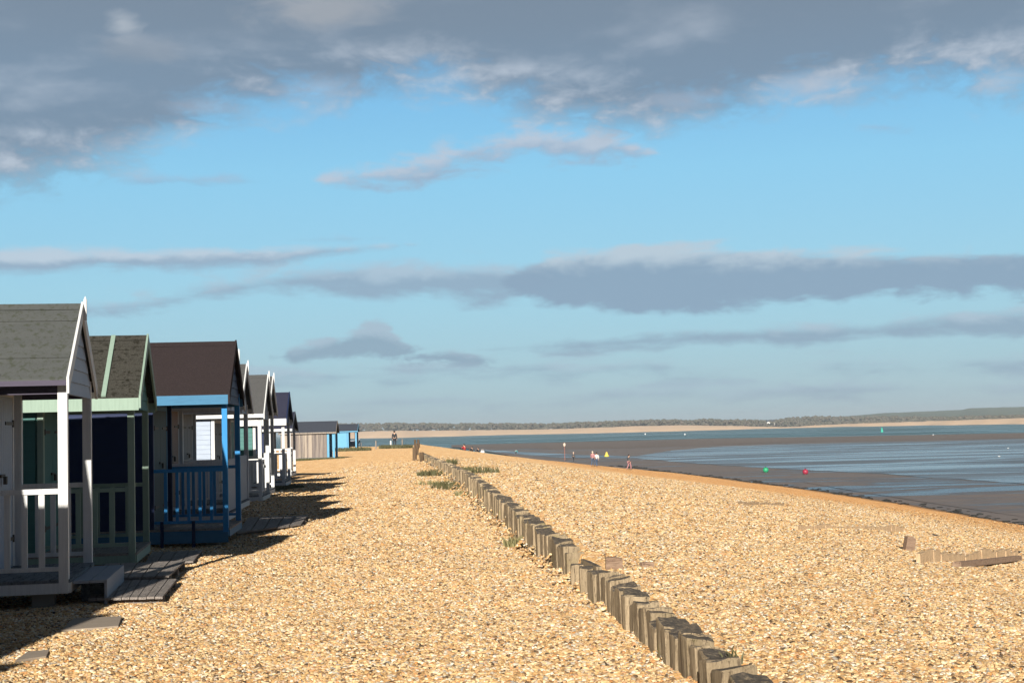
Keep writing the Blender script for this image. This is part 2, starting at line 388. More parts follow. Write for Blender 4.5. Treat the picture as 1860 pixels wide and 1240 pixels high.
def pebble_mat():
    m, t, b = mat('pebble'); oi = t.n('ShaderNodeObjectInfo'); g = t.n('ShaderNodeNewGeometry').outputs['Position']
    cc = t.ramp(oi.outputs['Random'], PEB)
    n = t.noise(g, 2.6, 6, 0.65); n3 = t.noise(g, 60, 3, 0.5)
    n2 = t.noise(t.mapping(g, (0.3, 0.12, 1)), 1.0, 5, 0.6); z = t.sep(g)[2]
    zf = t.m('SUBTRACT', 1.0, t.smooth(t.m('ADD', z, t.m('MULTIPLY', n2, 1.2)), -2.0, -0.5))
    cc = t.mix(t.m('MULTIPLY', zf, 0.9), cc, t.mix(1.0, cc, (0.84, 0.68, 0.50), 'MULTIPLY'))
    cc = t.mix(t.m('MULTIPLY', t.smooth(n, 0.42, 0.7), 0.35), cc, t.mix(1.0, cc, (0.76, 0.64, 0.50), 'MULTIPLY'))
    cc = t.mix(t.m('MULTIPLY', t.smooth(n3, 0.55, 0.7), 0.4), cc, srgb(150, 112, 76))
    t.put(b.inputs['Base Color'], cc); b.inputs['Roughness'].default_value = 0.6; b.inputs['Specular IOR Level'].default_value = 0.3
    return m
def mud_mat():
    m, t, b = mat('mud'); g = t.n('ShaderNodeNewGeometry').outputs['Position']
    n = t.noise(t.mapping(g, (0.035, 0.13, 1)), 1.0, 9, 0.7, 0.8); n2 = t.noise(t.mapping(g, (1.2, 2.5, 1)), 1.0, 6, 0.7)
    n3 = t.noise(t.mapping(g, (0.008, 0.022, 1)), 1.0, 6, 0.6, 0.5)
    cc = t.mix(n2, (0.115, 0.092, 0.080), (0.29, 0.235, 0.205))
    wetf = t.smooth(t.m('ADD', t.m('MULTIPLY', n, 0.6), t.m('MULTIPLY', n3, 0.5)), 0.57, 0.67)
    cc = t.mix(wetf, cc, (0.08, 0.085, 0.095))
    t.put(b.inputs['Base Color'], cc)
    t.put(b.inputs['Roughness'], t.m('SUBTRACT', 0.78, t.m('MULTIPLY', wetf, 0.55)))
    b.inputs['Specular IOR Level'].default_value = 0.4
    bump(t, b, n2, 0.8, 0.05)
    return m
M = dict(
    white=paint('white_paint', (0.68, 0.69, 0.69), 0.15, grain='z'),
    shadewhite=paint('shaded_white_boards', srgb(160, 172, 190), 0.10, grain='x'),  # white boards toned blue-grey, with shade mixed into the paint colour
    palegreen=paint('pale_green_paint', srgb(142, 164, 150), 0.2, grain='z'),
    teal=paint('sea_green_paint', srgb(66, 116, 112), 0.2, grain='x'),
    navy=paint('navy_paint', srgb(16, 36, 78), 0.1, grain='x'),
    blue=paint('bright_blue_paint', srgb(46, 134, 196), 0.15, grain='z'),
    blueboard=paint('blue_board_paint', srgb(40, 92, 160), 0.15, grain='x'),
    bluetrim=paint('light_blue_paint', srgb(60, 116, 152), 0.25, grain='x'),
    lightblue=paint('sky_blue_paint', srgb(100, 164, 200), 0.1, grain='z'),
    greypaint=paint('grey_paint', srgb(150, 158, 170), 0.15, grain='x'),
    brownstain=paint('brown_wood_stain', srgb(132, 104, 90), 0.2, grain='z'),
    greystain=paint('grey_wood_stain', srgb(120, 122, 124), 0.2, grain='z'),
    tanwood=weathered('bare_weathered_boards', srgb(168, 156, 144), srgb(138, 130, 122), srgb(96, 84, 74), gamt=0.1),
    felt_grey=felt('grey_green_felt', srgb(92, 96, 96), srgb(120, 122, 120), srgb(66, 70, 60), 0.8),
    felt_moss=felt('mossy_dark_felt', srgb(84, 82, 76), srgb(66, 66, 62), srgb(30, 29, 22), 0.8),
    felt_brown=felt('brown_felt', srgb(66, 57, 58), srgb(56, 50, 52)),
    felt_mid=felt('mid_grey_felt', srgb(104, 104, 104), srgb(92, 93, 95)),
    felt_navy=felt('slate_blue_felt', srgb(66, 68, 88), srgb(58, 60, 80)),
    felt_slate=felt('slate_grey_felt', srgb(86, 92, 104), srgb(78, 82, 94)),
    deck=weathered('deck_boards', srgb(140, 146, 152), srgb(112, 116, 122), srgb(60, 62, 66), gamt=0.1, grain=(9, 1, 9)),
    darkdeck=weathered('dark_plank', srgb(176, 166, 158), srgb(150, 142, 136), srgb(92, 84, 78), gamt=0.15, grain=(9, 1, 9)),
    iron=plain('rusty_iron', (0.04, 0.035, 0.03), 0.6),
    block=plain('concrete_block', (0.20, 0.19, 0.17), 0.9),
    slab=plain('concrete_slab', srgb(150, 136, 120), 0.9, 0.2, 5),
    timber=weathered('sea_timber', srgb(190, 170, 140), srgb(156, 138, 112), srgb(70, 60, 50), green=srgb(128, 124, 62), gamt=0.5, topdark=srgb(94, 88, 82)),
    groyne=weathered('groyne_plank', srgb(238, 208, 168), srgb(222, 188, 148), srgb(150, 118, 88), gamt=0.12),
    driftwood=weathered('brown_plank', srgb(176, 150, 128), srgb(154, 128, 108), srgb(80, 64, 54), gamt=0.1, grain=(1, 9, 9)),
    darkpost=weathered('dark_worn_wood', srgb(122, 100, 78), srgb(98, 82, 66), srgb(60, 50, 40), gamt=0.1),
    stripewood=weathered('striped_boards', srgb(186, 172, 156), srgb(118, 110, 108), srgb(92, 82, 80), green=srgb(160, 160, 120), gamt=0.1, grain=(2.2, 2.2, 0.05), gs=2.0),
    shingle=shingle_mat(), pebble=pebble_mat(), mud=mud_mat(),
    sea=water('sea_water', (0.060, 0.125, 0.140), 0.45, (0.08, 0.3, 1), 1.0, 0.22, 1.2),
    pool=water('pool_water', (0.12, 0.125, 0.132), 0.34, (0.12, 0.30, 1), 0.7, 0.5, 0.22),
    sandbar=plain('wet_sand', srgb(116, 100, 88), 0.75, 0.25, 0.03),
    sand=plain('pale_sand', srgb(238, 202, 164), 0.9, 0.15, 0.02),
    grass=plain('grass_blades', (0.095, 0.09, 0.035), 0.7, 0.5, 3),
    drygrass=plain('dry_grass_blades', (0.20, 0.18, 0.08), 0.8, 0.5, 3),
)
M['rail_blue'] = M['blue']

# ------------------------------------------------------------------ the ground
def interp(pts, y):
    if y <= pts[0][0]: return pts[0][1] + (y-pts[0][0])*(pts[1][1]-pts[0][1])/(pts[1][0]-pts[0][0])
    for (a, b), (c, d) in zip(pts, pts[1:]):
        if y <= c: return b+(d-b)*(y-a)/(c-a)
    return pts[-1][1]
WALL = [(0, 1.58), (8.8, 1.05), (10.25, .92), (12.05, .79), (13.46, .66), (15.1, .50), (19.6, .08), (28, -.62), (36.6, -1.27), (50, -2.45), (67, -4.0), (90, -6.1), (159, -10.8), (220, -15)]
EDGE = [(0, 27.5), (40, 28.2), (76.7, 28.0), (100, 27.6), (124, 26.2), (160, 22.6), (201, 17.6), (267, 11.0), (360, 2.5), (520, -14)]
xw = lambda y: interp(WALL, y)
xe = lambda y: interp(EDGE, y)
ZM = -4.4
def zmud(y): return ZM
HW_ = [(0, .24), (10, .24), (14, .27), (16.4, .34), (21, .39), (28, .46), (36, .50), (50, .45), (67, .38), (90, .3), (170, .2)]
hwall = lambda y: interp(HW_, y)
def sm(t): t = max(0, min(1, t)); return t*t*(3-2*t)
def zg(x, y):
    a = xw(y); b = xe(y)
    o_ = 0.06; hb = hwall(y)-0.05
    if x <= a+o_: z = 0.0
    elif x < a+o_+0.10: z = hb*(x-a-o_)/0.10
    elif x < b:
        t = max(0.0, (x-a-0.16)/(b-a-0.16))
        z = hb+0.05*math.sin(min(1, t*4)*math.pi) + (zmud(y)-hb)*t**(1.25-0.38*sm((y-50)/85))
    else:
        z = zmud(y) - 0.12*(x-b)
    near = sm((70-y)/40)
    z += 0.045*mnoise.noise((x*0.45, y*0.35, 0)) + 0.032*near*mnoise.noise((x*1.5, y*1.5, 3.0))
    if x > a+.3 and x < b: z += 0.05*sm((x-a)/3)*mnoise.noise((x*0.25, y*0.12, 8.0))*sm((b-x)/3)
    # the land ends
    z -= 5.5*sm((y-170)/60)
    if x < -30: z += 0
    return max(z, -6.0)
def grid_mesh(name, rows, m, kind='structure'):
    """rows: list of lists of points with equal length"""
    n = len(rows[0]); vs = [p for r in rows for p in r]
    fs = [(i*n+j, i*n+j+1, (i+1)*n+j+1, (i+1)*n+j) for i in range(len(rows)-1) for j in range(n-1)]
    me = bpy.data.meshes.new(name); me.from_pydata(vs, [], fs); me.update()
    for p in me.polygons: p.use_smooth = True
    me.materials.append(m)
    o = bpy.data.objects.new(name, me); COL.objects.link(o)
    if kind: o['kind'] = kind
    return o
ys = [-40, -25, -15, -8, -3, 0, 2, 4, 6]
y = 7.0
while y < 45: ys.append(y); y += 0.3
while y < 110: ys.append(y); y += 1.2
while y < 240: ys.append(y); y += 3
ys += [270, 320]
offL = [-400, -200, -120, -80, -50, -35, -25, -18, -14, -12] + [-10+0.4*i for i in range(25)]
rows = []
for y in ys:
    a, b = xw(y), xe(y)
    xs = [a+o for o in offL] + [a, a+.06, a+.11, a+.16, a+.21, a+.33] + [a+.33+(b-a-.33)*((i/44)**1.15) for i in range(1, 45)] + [b+1, b+3, b+6, b+10]
    rows.append([(x, y, zg(x, y)) for x in xs])
beach = grid_mesh('shingle_beach', rows, M['shingle'])

def hit(px, py, zf=0.0):
    d = ray(px, py)
    z = zf; 
    for _ in range(30):
        t = (z-EYE)/d.z; p = Vector((0, 0, EYE))+t*d
        z2 = zf(p.x, p.y) if callable(zf) else zf
        if abs(z2-z) < 1e-5: break
        z = 0.5*z+0.5*z2
    return p
def hitm(px, py): return hit(px, py, 0) if False else _hitfn(px, py, lambda x, y: zmud(y))
def _hitfn(px, py, fn):
    d = ray(px, py); t = 5.0; step = 0.25
    prev = t
    while t < 3000:
        p = Vector((0, 0, EYE))+t*d
        if p.z <= fn(p.x, p.y): break
        prev = t; t *= 1.01
    lo, hi = prev, t
    for _ in range(30):
        m_ = (lo+hi)/2; p = Vector((0, 0, EYE))+m_*d
        if p.z <= fn(p.x, p.y): hi = m_
        else: lo = m_
    return Vector((0, 0, EYE))+hi*d
def hitg(px, py): return _hitfn(px, py, zg)

# mudflat
rows = []
def yend(x): return 605-0.56*max(0, x)
for i in range(91):
    t = (i/90)**1.5
    row = []
    for k_ in range(41):
        u = k_/40; X = -30+640*u**2
        x = X + (0 if X > 30 else 0)
        y = -10+(yend(X)+10)*t
        xl = xe(y)-6
        x = max(X, -40) if X > xl else X
        row.append((X if X > xl else xl+(X-xl)*0.02, y, ZM+0.03*mnoise.noise((X*.1, y*.1, 0))))
    rows.append(row)
grid_mesh('mudflat', rows, M['mud'])
# sea
ZSEA = -4.6
rows = []
for y in [-200, 100, 160, 200, 300, 500, 800, 1200, 2000, 6000]:
    rows.append([(x, y, ZSEA) for x in [-6000, -2000, -800, -300, -100, 0, 100, 300, 800, 2000, 6000]])
grid_mesh('sea', rows, M['sea'])
def sheet(name, toppx, botpx, dz, m, n=40, mrows=8, ragged=0.0):
    """a level sheet lying on the mud between two shorelines"""
    rows = []
    def along(pts, t):
        x = pts[0][0]+(pts[-1][0]-pts[0][0])*t
        return x, interp([(a, b) for a, b in pts], x)
    A, B = [], []
    for i in range(n+1):
        t = i/n
        q = _hitfn(*along(botpx, t), lambda x, y: zmud(y)); p = _hitfn(*along(toppx, t), lambda x, y: zmud(y))
        r = 1+ragged*mnoise.noise((i*0.9, 3.3, dz*100))
        q.x, q.y = q.x*r, q.y*r
        A.append(q); B.append(p)
    for j in range(mrows+1):
        s = j/mrows
        rows.append([(a.x+(b.x-a.x)*s, a.y+(b.y-a.y)*s, zmud(a.y+(b.y-a.y)*s)+dz) for a, b in zip(A, B)])
    return grid_mesh(name, rows, m)
sheet('tidal_pool_water', [(1150, 829), (1220, 818), (1300, 811), (1500, 805), (1700, 801), (2100, 790)],
      [(1150, 831), (1220, 838), (1290, 844), (1400, 850), (1500, 855), (1620, 861), (1700, 868), (1860, 878), (2100, 894)], 0.03, M['pool'], ragged=0.02)
sheet('tidal_pool_water', [(880, 817), (1000, 823), (1060, 826), (1180, 829)], [(880, 819), (1000, 830), (1060, 832), (1180, 832)], 0.034, M['pool'])
sheet('shallow_water', [(1460, 872), (1560, 882), (1700, 896), (2000, 920)], [(1460, 876), (1560, 893), (1700, 915), (2000, 960)], 0.026, M['mud'])
sheet('sandbar', [(820, 808), (900, 806), (1100, 801), (1300, 796), (1500, 793), (1860, 786), (2100, 780)],
      [(820, 812), (900, 815), (1000, 815), (1120, 814), (1300, 808), (1500, 802), (1860, 795), (2100, 789)], 0.05, M['sandbar'], mrows=3)

# far shore: sand with a low rise behind
FAR = [(560, 797.5), (650, 796), (717, 795), (900, 790), (1000, 788), (1160, 784.7), (1400, 778), (1500, 775.5), (1700, 772), (1860, 770), (2200, 762)]
SANDTOP = [(560, 785), (650, 783.5), (717, 782), (860, 781), (1000, 779.5), (1160, 773.4), (1250, 772), (1360, 774), (1430, 776), (1470, 773), (1540, 769.5), (1700, 764.5), (1860, 759), (2200, 748)]
rows = [[], [], [], [], []]
shore = []
px = 560
while px <= 2200:
    q = hit(px, interp(FAR, px)+mnoise.noise((px*.02, 0, 0))*0.5, ZSEA)
    d = Vector((q.x, q.y, 0)).normalized()
    hz = lambda dist, py: EYE + ray(px, py).z/math.hypot(ray(px, py).x, ray(px, py).y)*dist
    dist = math.hypot(q.x, q.y)
    d2 = dist+110; zt = hz(d2, interp(SANDTOP, px)+mnoise.noise((px*.05, 4, 0))*1.0)
    a = d*(dist-8); rows[0].append((a.x, a.y, ZSEA-.6))
    a = d*dist; rows[1].append((a.x, a.y, ZSEA))
    a = d*(dist+12); rows[2].append((a.x, a.y, ZSEA+1.2))
    a = d*d2; rows[3].append((a.x, a.y, zt))
    a = d*(d2+600); rows[4].append((a.x, a.y, zt+0.5))
    shore.append((px, d.copy(), d2, zt))
    px += 12
grid_mesh('far_beach', rows, M['sand'])

# ------------------------------------------------------------------ pebbles on the near shingle
def pebbles():
    rows = []
    n = 60
    y = 6.5
    while y < 82:
        rows.append((y)); y += 0.35
    pts = []; vs = []; fs = []
    cols = [i/n for i in range(n+1)]
    for y in rows:
        x0, x1 = max(-0.40*y-0.8, -6.0-.03*y), 0.42*y+1.0
        vs += [(x0+(x1-x0)*c, y, zg(x0+(x1-x0)*c, y)) for c in cols]
    for i in range(len(rows)-1):
        for j in range(n):
            q = (i*(n+1)+j, i*(n+1)+j+1, (i+1)*(n+1)+j+1, (i+1)*(n+1)+j)
            cx = sum(vs[k][0] for k in q)/4; cy = sum(vs[k][1] for k in q)/4
            if xw(cy)-0.0 < cx < xw(cy)+0.20: continue
            fs.append(q)
    me = bpy.data.meshes.new('shingle_pebbles'); me.from_pydata(vs, [], fs); me.update()
    at = me.attributes.new('dens', 'FLOAT', 'POINT')
    for i, v in enumerate(vs): at.data[i].value = 1500.0*min(1, (14/v[1]))**2.2*(1-sm((v[1]-62)/20))
    a2 = me.attributes.new('siz', 'FLOAT', 'POINT')
    for i, v in enumerate(vs): a2.data[i].value = 0.92*max(1, v[1]/14)**0.38
    me.materials.append(M['pebble'])
    o = bpy.data.objects.new('shingle_pebbles', me); COL.objects.link(o)
    g = bpy.data.node_groups.new('scatter', 'GeometryNodeTree')
    g.interface.new_socket('Geometry', in_out='INPUT', socket_type='NodeSocketGeometry')
    g.interface.new_socket('Geometry', in_out='OUTPUT', socket_type='NodeSocketGeometry')
    N, L = g.nodes, g.links
    gi = N.new('NodeGroupInput'); go = N.new('NodeGroupOutput')
    dp = N.new('GeometryNodeDistributePointsOnFaces'); dp.distribute_method = 'RANDOM'
    na = N.new('GeometryNodeInputNamedAttribute'); na.data_type = 'FLOAT'; na.inputs[0].default_value = 'dens'
    L.new(gi.outputs[0], dp.inputs['Mesh']); L.new(na.outputs[0], dp.inputs['Density'])
    ico = N.new('GeometryNodeMeshIcoSphere'); ico.inputs['Radius'].default_value = 0.5; ico.inputs['Subdivisions'].default_value = 2
    nz = N.new('ShaderNodeTexNoise'); nz.inputs['Scale'].default_value = 2.2; nz.inputs['Detail'].default_value = 1
    sub = N.new('ShaderNodeVectorMath'); sub.operation = 'SUBTRACT'; sub.inputs[1].default_value = (.5, .5, .5)
    mul = N.new('ShaderNodeVectorMath'); mul.operation = 'MULTIPLY'; mul.inputs[1].default_value = (.55, .55, .55)
    L.new(nz.outputs['Color'], sub.inputs[0]); L.new(sub.outputs[0], mul.inputs[0])
    sp = N.new('GeometryNodeSetPosition'); L.new(ico.outputs[0], sp.inputs[0]); L.new(mul.outputs[0], sp.inputs['Offset'])
    smt = N.new('GeometryNodeSetShadeSmooth'); L.new(sp.outputs[0], smt.inputs[0])
    sma = N.new('GeometryNodeSetMaterial'); sma.inputs['Material'].default_value = M['pebble']; L.new(smt.outputs[0], sma.inputs[0])
    ip = N.new('GeometryNodeInstanceOnPoints'); L.new(dp.outputs['Points'], ip.inputs['Points']); L.new(sma.outputs[0], ip.inputs['Instance'])
    rs = N.new('FunctionNodeRandomValue'); rs.data_type = 'FLOAT_VECTOR'
    rs.inputs[0].default_value = (0.018, 0.014, 0.010); rs.inputs[1].default_value = (0.060, 0.046, 0.032); rs.inputs['Seed'].default_value = 5
    nb_ = N.new('GeometryNodeInputNamedAttribute'); nb_.data_type = 'FLOAT'; nb_.inputs[0].default_value = 'siz'
    vm = N.new('ShaderNodeVectorMath'); vm.operation = 'SCALE'; L.new(rs.outputs[0], vm.inputs[0]); L.new(nb_.outputs[0], vm.inputs['Scale'])
    L.new(vm.outputs[0], ip.inputs['Scale'])
    rr = N.new('FunctionNodeRandomValue'); rr.data_type = 'FLOAT_VECTOR'
    rr.inputs[0].default_value = (-0.5, -0.5, 0); rr.inputs[1].default_value = (0.5, 0.5, 6.28); rr.inputs['Seed'].default_value = 9
    L.new(rr.outputs[0], ip.inputs['Rotation'])
    L.new(ip.outputs[0], go.inputs[0])
    md = o.modifiers.new('scatter', 'NODES'); md.node_group = g
    tag(o, 'loose golden flint pebbles strewn over the near shingle', 'pebbles', kind='stuff')
pebbles()

# ------------------------------------------------------------------ beach huts
def make_hut(name, near, theta, label, W=1.85, P=1.0, CD=2.0, zd=0.28, ze=2.19, zr=3.0, fo=0.08, os=0.16, pw=0.08,
             rail_h=0.86, bal=0.17, bw=0.055, m=None, finial=0.0, barge='bw', fascia=0.0, felt_seams=True, battens=False,
             rails=('near', 'far'), detail=2, skirt=False, gable_board='h', side='h', front_panel=False, zbase=0.0, bottomrail=0.10, shade_panel=None, doorm=None, post_low=0.0, group='painted beach huts in a row'):
    """local x: towards the sea (front), local y: along the row, origin at the near front corner on the ground"""
    h = empty(name, (near[0], near[1], near[2] if len(near) > 2 else 0), theta)
    tag(h, label, 'beach hut', group)
    T, POST, BOARD, ROOF, DOOR = m['trim'], m['post'], m['board'], m['roof'], m.get('door', m['board'])
    xb = -(P+CD)
    mid = W/2
    zt = ze-0.06                                  # underside of the roof edge at the wall line
    slope = (zr-ze)/(mid+os)
    zat = lambda y: ze+slope*(min(y+os, W+os-y))  # roof top height over y
    # foundation blocks and deck
    for x in (-0.15, -P-0.1, xb+0.25):
        for yy in (0.12, W-0.3): MB().box(x-0.2, x, yy, yy+0.18, -0.12, zd-0.131).build('foundation_block', M['block'], h)
    d = MB()
    nb = max(4, int(W/0.14)); bwid = W/nb
    for i in range(nb): d.box(xb, 0.02, i*bwid+0.004, (i+1)*bwid-0.004, zd-0.03, zd)
    d.build('deck', m.get('deck', M['deck']), h)
    j = MB(); j.box(xb+.01, -0.003, 0.003, 0.045, zd-0.13, zd-0.032); j.box(xb+.01, -0.003, W-0.045, W-0.003, zd-0.13, zd-0.032); j.box(-0.045, 0.018, 0.047, W-0.047, zd-0.13, zd-0.032)
    j.build('deck_frame', T, h)
    # posts
    for yy in (0, W-pw):
        MB().box(-pw, 0.0 + 0.004, yy-0.004, yy+pw, zd-0.10-post_low if yy == 0 else zd+0.001, zat(yy+pw/2)-0.10).build('corner_post', POST, h)
    for yy in (0, W-pw):
        MB().box(-P+0.002, -P+pw, yy-0.002, yy+pw, zd+0.001, zat(yy+pw/2)-0.09).build('wall_post', m.get('wallpost', POST), h)
    # railings
    def rail(yy, nm='railing'):
        r = MB(); x0, x1 = -P+pw+0.001, -pw-0.001
        zt_ = zd+rail_h
        r.box(x0, x1, yy-0.006, yy+0.054, zt_-0.05, zt_)
        r.box(x0, x1, yy+0.004, yy+0.044, zd+bottomrail-0.02, zd+bottomrail+0.02)
        n = max(2, int(round((x1-x0)/bal)))
        for i in range(1, n):
            xx = x0+(x1-x0)*i/n
            r.box(xx-bw/2, xx+bw/2, yy+0.010, yy+0.034, zd+bottomrail+0.021, zt_-0.051)
        return r.build(nm, m.get('rail', POST), h)
    if 'near' in rails: rail(0.02)
    if 'far' in rails: rail(W-0.07)
    if 'front' in rails:
        r = MB(); zt_ = zd+rail_h; y0, y1 = pw+0.001, W*0.36
        r.box(-0.06, -0.004, y0, y1, zt_-0.05, zt_); r.box(-0.05, -0.012, y0, y1, zd+0.08, zd+0.12)
        for i in range(1, 4):
            yy = y0+(y1-y0)*i/4; r.box(-0.045, -0.02, yy-bw/2, yy+bw/2, zd+0.121, zt_-0.051)
        r.box(-0.06, -0.002, y1+0.001, y1+0.06, zd+0.001, zt_+0.04)
        r.build('front_railing', m.get('rail', POST), h)
    if front_panel:
        pnl = MB()
        k = 8
        for i in range(k): pnl.box(-0.05, -0.02, pw+(W-2*pw)*i/k+.002, pw+(W-2*pw)*(i+1)/k-.002, zd+0.01, zd+rail_h+0.05)
        pnl.build('front_panel', m.get('panel', POST), h)
    # cabin walls
    def hclad(ax, a, s, u0, u1, z0, z1f, bh=0.115):
        """weatherboards: wedges on plane ax=a, facing s; z1f gives top over u"""
        q = MB(); z = z0
        while z < z1f - 0.001:
            z2 = min(z+bh, z1f)
            if ax == 'y': q.prism([(a, z), (a+s*0.020, z), (a+s*0.006, z2), (a, z2)], 'x', u0, u1)
            else: q.prism([(a, z), (a+s*0.020, z), (a+s*0.006, z2), (a, z2)], 'y', u0, u1)
            z = z2
        return q
    for sgn, yy in ((-1, 0.022), (1, W-0.022)):
        if side == 'h':
            q = hclad('y', yy, sgn, xb, -P-0.021, zd+0.001, zt-0.02)
            q2 = []
            qq = MB(); qq.v = [(x, y_, z) for (y_, x, z) in []]
            # prism along 'x' takes (y,z) polys
            s_ = q
        else:
            s_ = MB(); k = int((CD)/0.12)
            for i in range(k):
                x0 = xb+(CD-0.021)*i/k; x1 = xb+(CD-0.021)*(i+1)/k
                off = 0.006 if i % 2 else 0.020
                s_.box(x0+.001, x1-.001, min(yy, yy+sgn*off), max(yy, yy+sgn*off), zd+0.001 - (zd-0.02 if side == 'vlong' else 0), zt-0.02)
        s_.build('side_wall', m.get('side', BOARD), h)
        MB().box(xb+.002, -P-0.023, min(yy, yy-sgn*0.03), max(yy, yy-sgn*0.03)-0.0, zd+0.002, zt-0.02).build('inner_lining', m.get('side', BOARD), h) if detail > 1 else None
    for xx, s, nm in ((-P-0.02, 1, 'front_wall'), (xb+0.02, -1, 'back_wall')):
        q = MB(); n = 16; e_ = 0.051
        # gable-ended wall: pentagon
        poly = [(e_, zd+0.001), (W-e_, zd+0.001), (W-e_, zat(W-e_)-0.07), (mid, zat(mid)-0.07), (e_, zat(e_)-0.07)]
        q.prism(poly, 'x', xx-0.012, xx+0.004)
        z = zd+0.001
        while z < zr-0.2:
            z2 = z+0.115; half = min(mid-e_, (zr-0.09-z2)/slope - 0.0)
            if half < 0.05: break
            x0, x1 = xx+0.0042*s, xx+0.020*s
            if s > 0: q.prism([(x0, z), (xx+0.020, z), (xx+0.008, z2-0.001), (x0, z2-0.001)], 'y', mid-half, mid+half)
            z = z2
        q.build(nm, m.get('front', BOARD), h)
    # doors on the front wall: a pair, with strap hinges and a bolt
    fx = -P+0.002
    dz0, dz1 = zd+0.04, zd+1.78
    dm = DOOR
    for k_, (y0, y1) in enumerate(((mid-0.62, mid-0.004), (mid+0.004, mid+0.62))):
        q = MB(); nb_ = 5
        for i in range(nb_): q.box(fx, fx+0.03, y0+(y1-y0)*i/nb_+.002, y0+(y1-y0)*(i+1)/nb_-.002, dz0, dz1)
        q.box(fx-0.0, fx+0.024, y0+0.001, y1-0.001, dz0+0.002, dz1-0.002)
        dr = q.build('door', dm, h)
        for zz in (dz0+0.25, dz0+1.45):
            ya, yb = (y0, y0+0.42) if k_ == 0 else (y1-0.42, y1)
            hg = MB(); hg.box(fx+0.0305, fx+0.040, ya, yb, zz, zz+0.035); hg.tube([(fx+0.036, ya if k_ == 0 else yb, zz-0.02), (fx+0.036, ya if k_ == 0 else yb, zz+0.055)], 0.014, 6)
            hg.build('hinge', M['iron'], dr)
        if k_ == 0:
            lt = MB(); lt.box(fx+0.0305, fx+0.052, y1-0.12, y1+0.10, dz0+0.92, dz0+0.95); lt.box(fx+0.052, fx+0.085, y1-0.03, y1+0.03, dz0+0.85, dz0+0.93)
            lt.build('padlock', M['iron'], dr)
    # door frame
    fr = MB(); fr.box(fx, fx+0.036, mid-0.69, mid-0.622, dz0-.02, dz1+0.07); fr.box(fx, fx+0.036, mid+0.622, mid+0.69, dz0-.02, dz1+0.07); fr.box(fx, fx+0.036, mid-0.62, mid+0.62, dz1+0.002, dz1+0.07)
    fr.build('door_frame', T, h)
    # roof: two felted slabs
    th = 0.035
    nrm = math.hypot(1, slope)
    for k_, sg in enumerate((1, -1)):
        ye = -os if sg > 0 else W+os
        q = MB()
        y_of = lambda t: ye+(mid-ye)*t
        z_of = lambda t: ze+(zr-ze)*t
        segs = [0, 0.02, 0.40, 0.405, 0.80, 0.805, 1.0] if felt_seams else [0, 1.0]
        NX = 14
        x0, x1 = xb-0.10, fo
        # top surface as a grid with slight sagging
        tv = []
        for i in range(NX+1):
            xx = x0+(x1-x0)*i/NX
            for jn in range(13):
                t = jn/12
                lap = 0.007*((t*2.5) % 1.0) if felt_seams else 0
                s_ = 0.006*mnoise.noise((xx*1.5+near[1], t*3, k_*5+near[0]))
                tv.append((xx, y_of(t), z_of(t)-lap+s_))
        bv = [(x, y_, z-th) for x, y_, z in tv]
        n1 = len(tv); f_ = []
        for i in range(NX):
            for jn in range(12):
                a = i*13+jn; f_.append((a, a+1, a+14, a+13)); f_.append((n1+a, n1+a+13, n1+a+14, n1+a+1))
        for i in range(NX):
            f_.append((i*13, (i+1)*13, n1+(i+1)*13, n1+i*13)); f_.append((i*13+12, n1+i*13+12, n1+(i+1)*13+12, (i+1)*13+12))
        for jn in range(12):
            f_.append((jn, n1+jn, n1+jn+1, jn+1)); f_.append((NX*13+jn, NX*13+jn+1, n1+NX*13+jn+1, n1+NX*13+jn))
        q.add(tv, f_)if False else None
        q.v = tv+bv; q.f = f_
        rf = q.build('roof', ROOF, h, smooth=False)
        # felt laps along the slope
        if felt_seams:
            lp = MB()
            for t in (0.30, 0.80):
                p = (y_of(t), z_of(t)+0.005)
                lp.beam((x0+.01, p[0], p[1]), (x1-.01, p[0], p[1]), 0.10, 0.008, up=(0, -sg*slope, 1))
            lp.build('felt_lap', ROOF, rf)
        if battens:
            for xx in (fo-0.42, fo-1.55, xb+0.5):
                MB().beam((xx, ye, ze+0.012), (xx, mid, zr+0.012), 0.055, 0.02, up=(0, -sg*slope, 1)).build('roof_batten', T, rf)
        # bargeboard at the front gable, and at the back
        for xx, nm in ((fo+0.002, 'bargeboard'), (xb-0.128, 'bargeboard')):
            bb = MB(); dd = 0.15
            poly = [(ye-sg*0.02, ze-dd+0.01), (ye-sg*0.02, ze+0.012), (mid, zr+0.03), (mid, zr-dd+0.02)]
            bb.prism(poly, 'x', xx, xx+0.024)
            bb.build(nm, m.get('barge', T), h)
        # fascia along the eaves
        fh = fascia or 0.07
        MB().box(x0+0.02, fo-0.001, min(ye-sg*0.0-0.012, ye+0.010), max(ye-0.012, ye+0.010), ze-th-fh, ze-th+0.02).build('fascia', m.get('fascia', T), h)
        # header beam under the eave
        yb_ = 0.0 if sg > 0 else W-0.05
        MB().box(-P+0.003, -0.001-pw*0, yb_+0.006, yb_+0.044, ze-0.14, ze-0.035+0.03).build('header_beam', m.get('header', T), h)
    # ridge capping
    MB().prism([(mid-0.09, zr-0.09*slope+0.010), (mid, zr+0.014), (mid+0.09, zr-0.09*slope+0.010), (mid, zr-0.002)], 'x', xb-0.1, fo-0.002).build('ridge_felt', ROOF, h)
    # gable infill over the porch
    g = MB(); gx = -0.03
    zl = ze-0.14+slope*0.0
    g.prism([(0.002, zl), (W-0.002, zl), (W-0.002, zat(W)-0.05), (mid, zr-0.05), (0.002, zat(0)-0.05)], 'x', gx, gx+0.014)
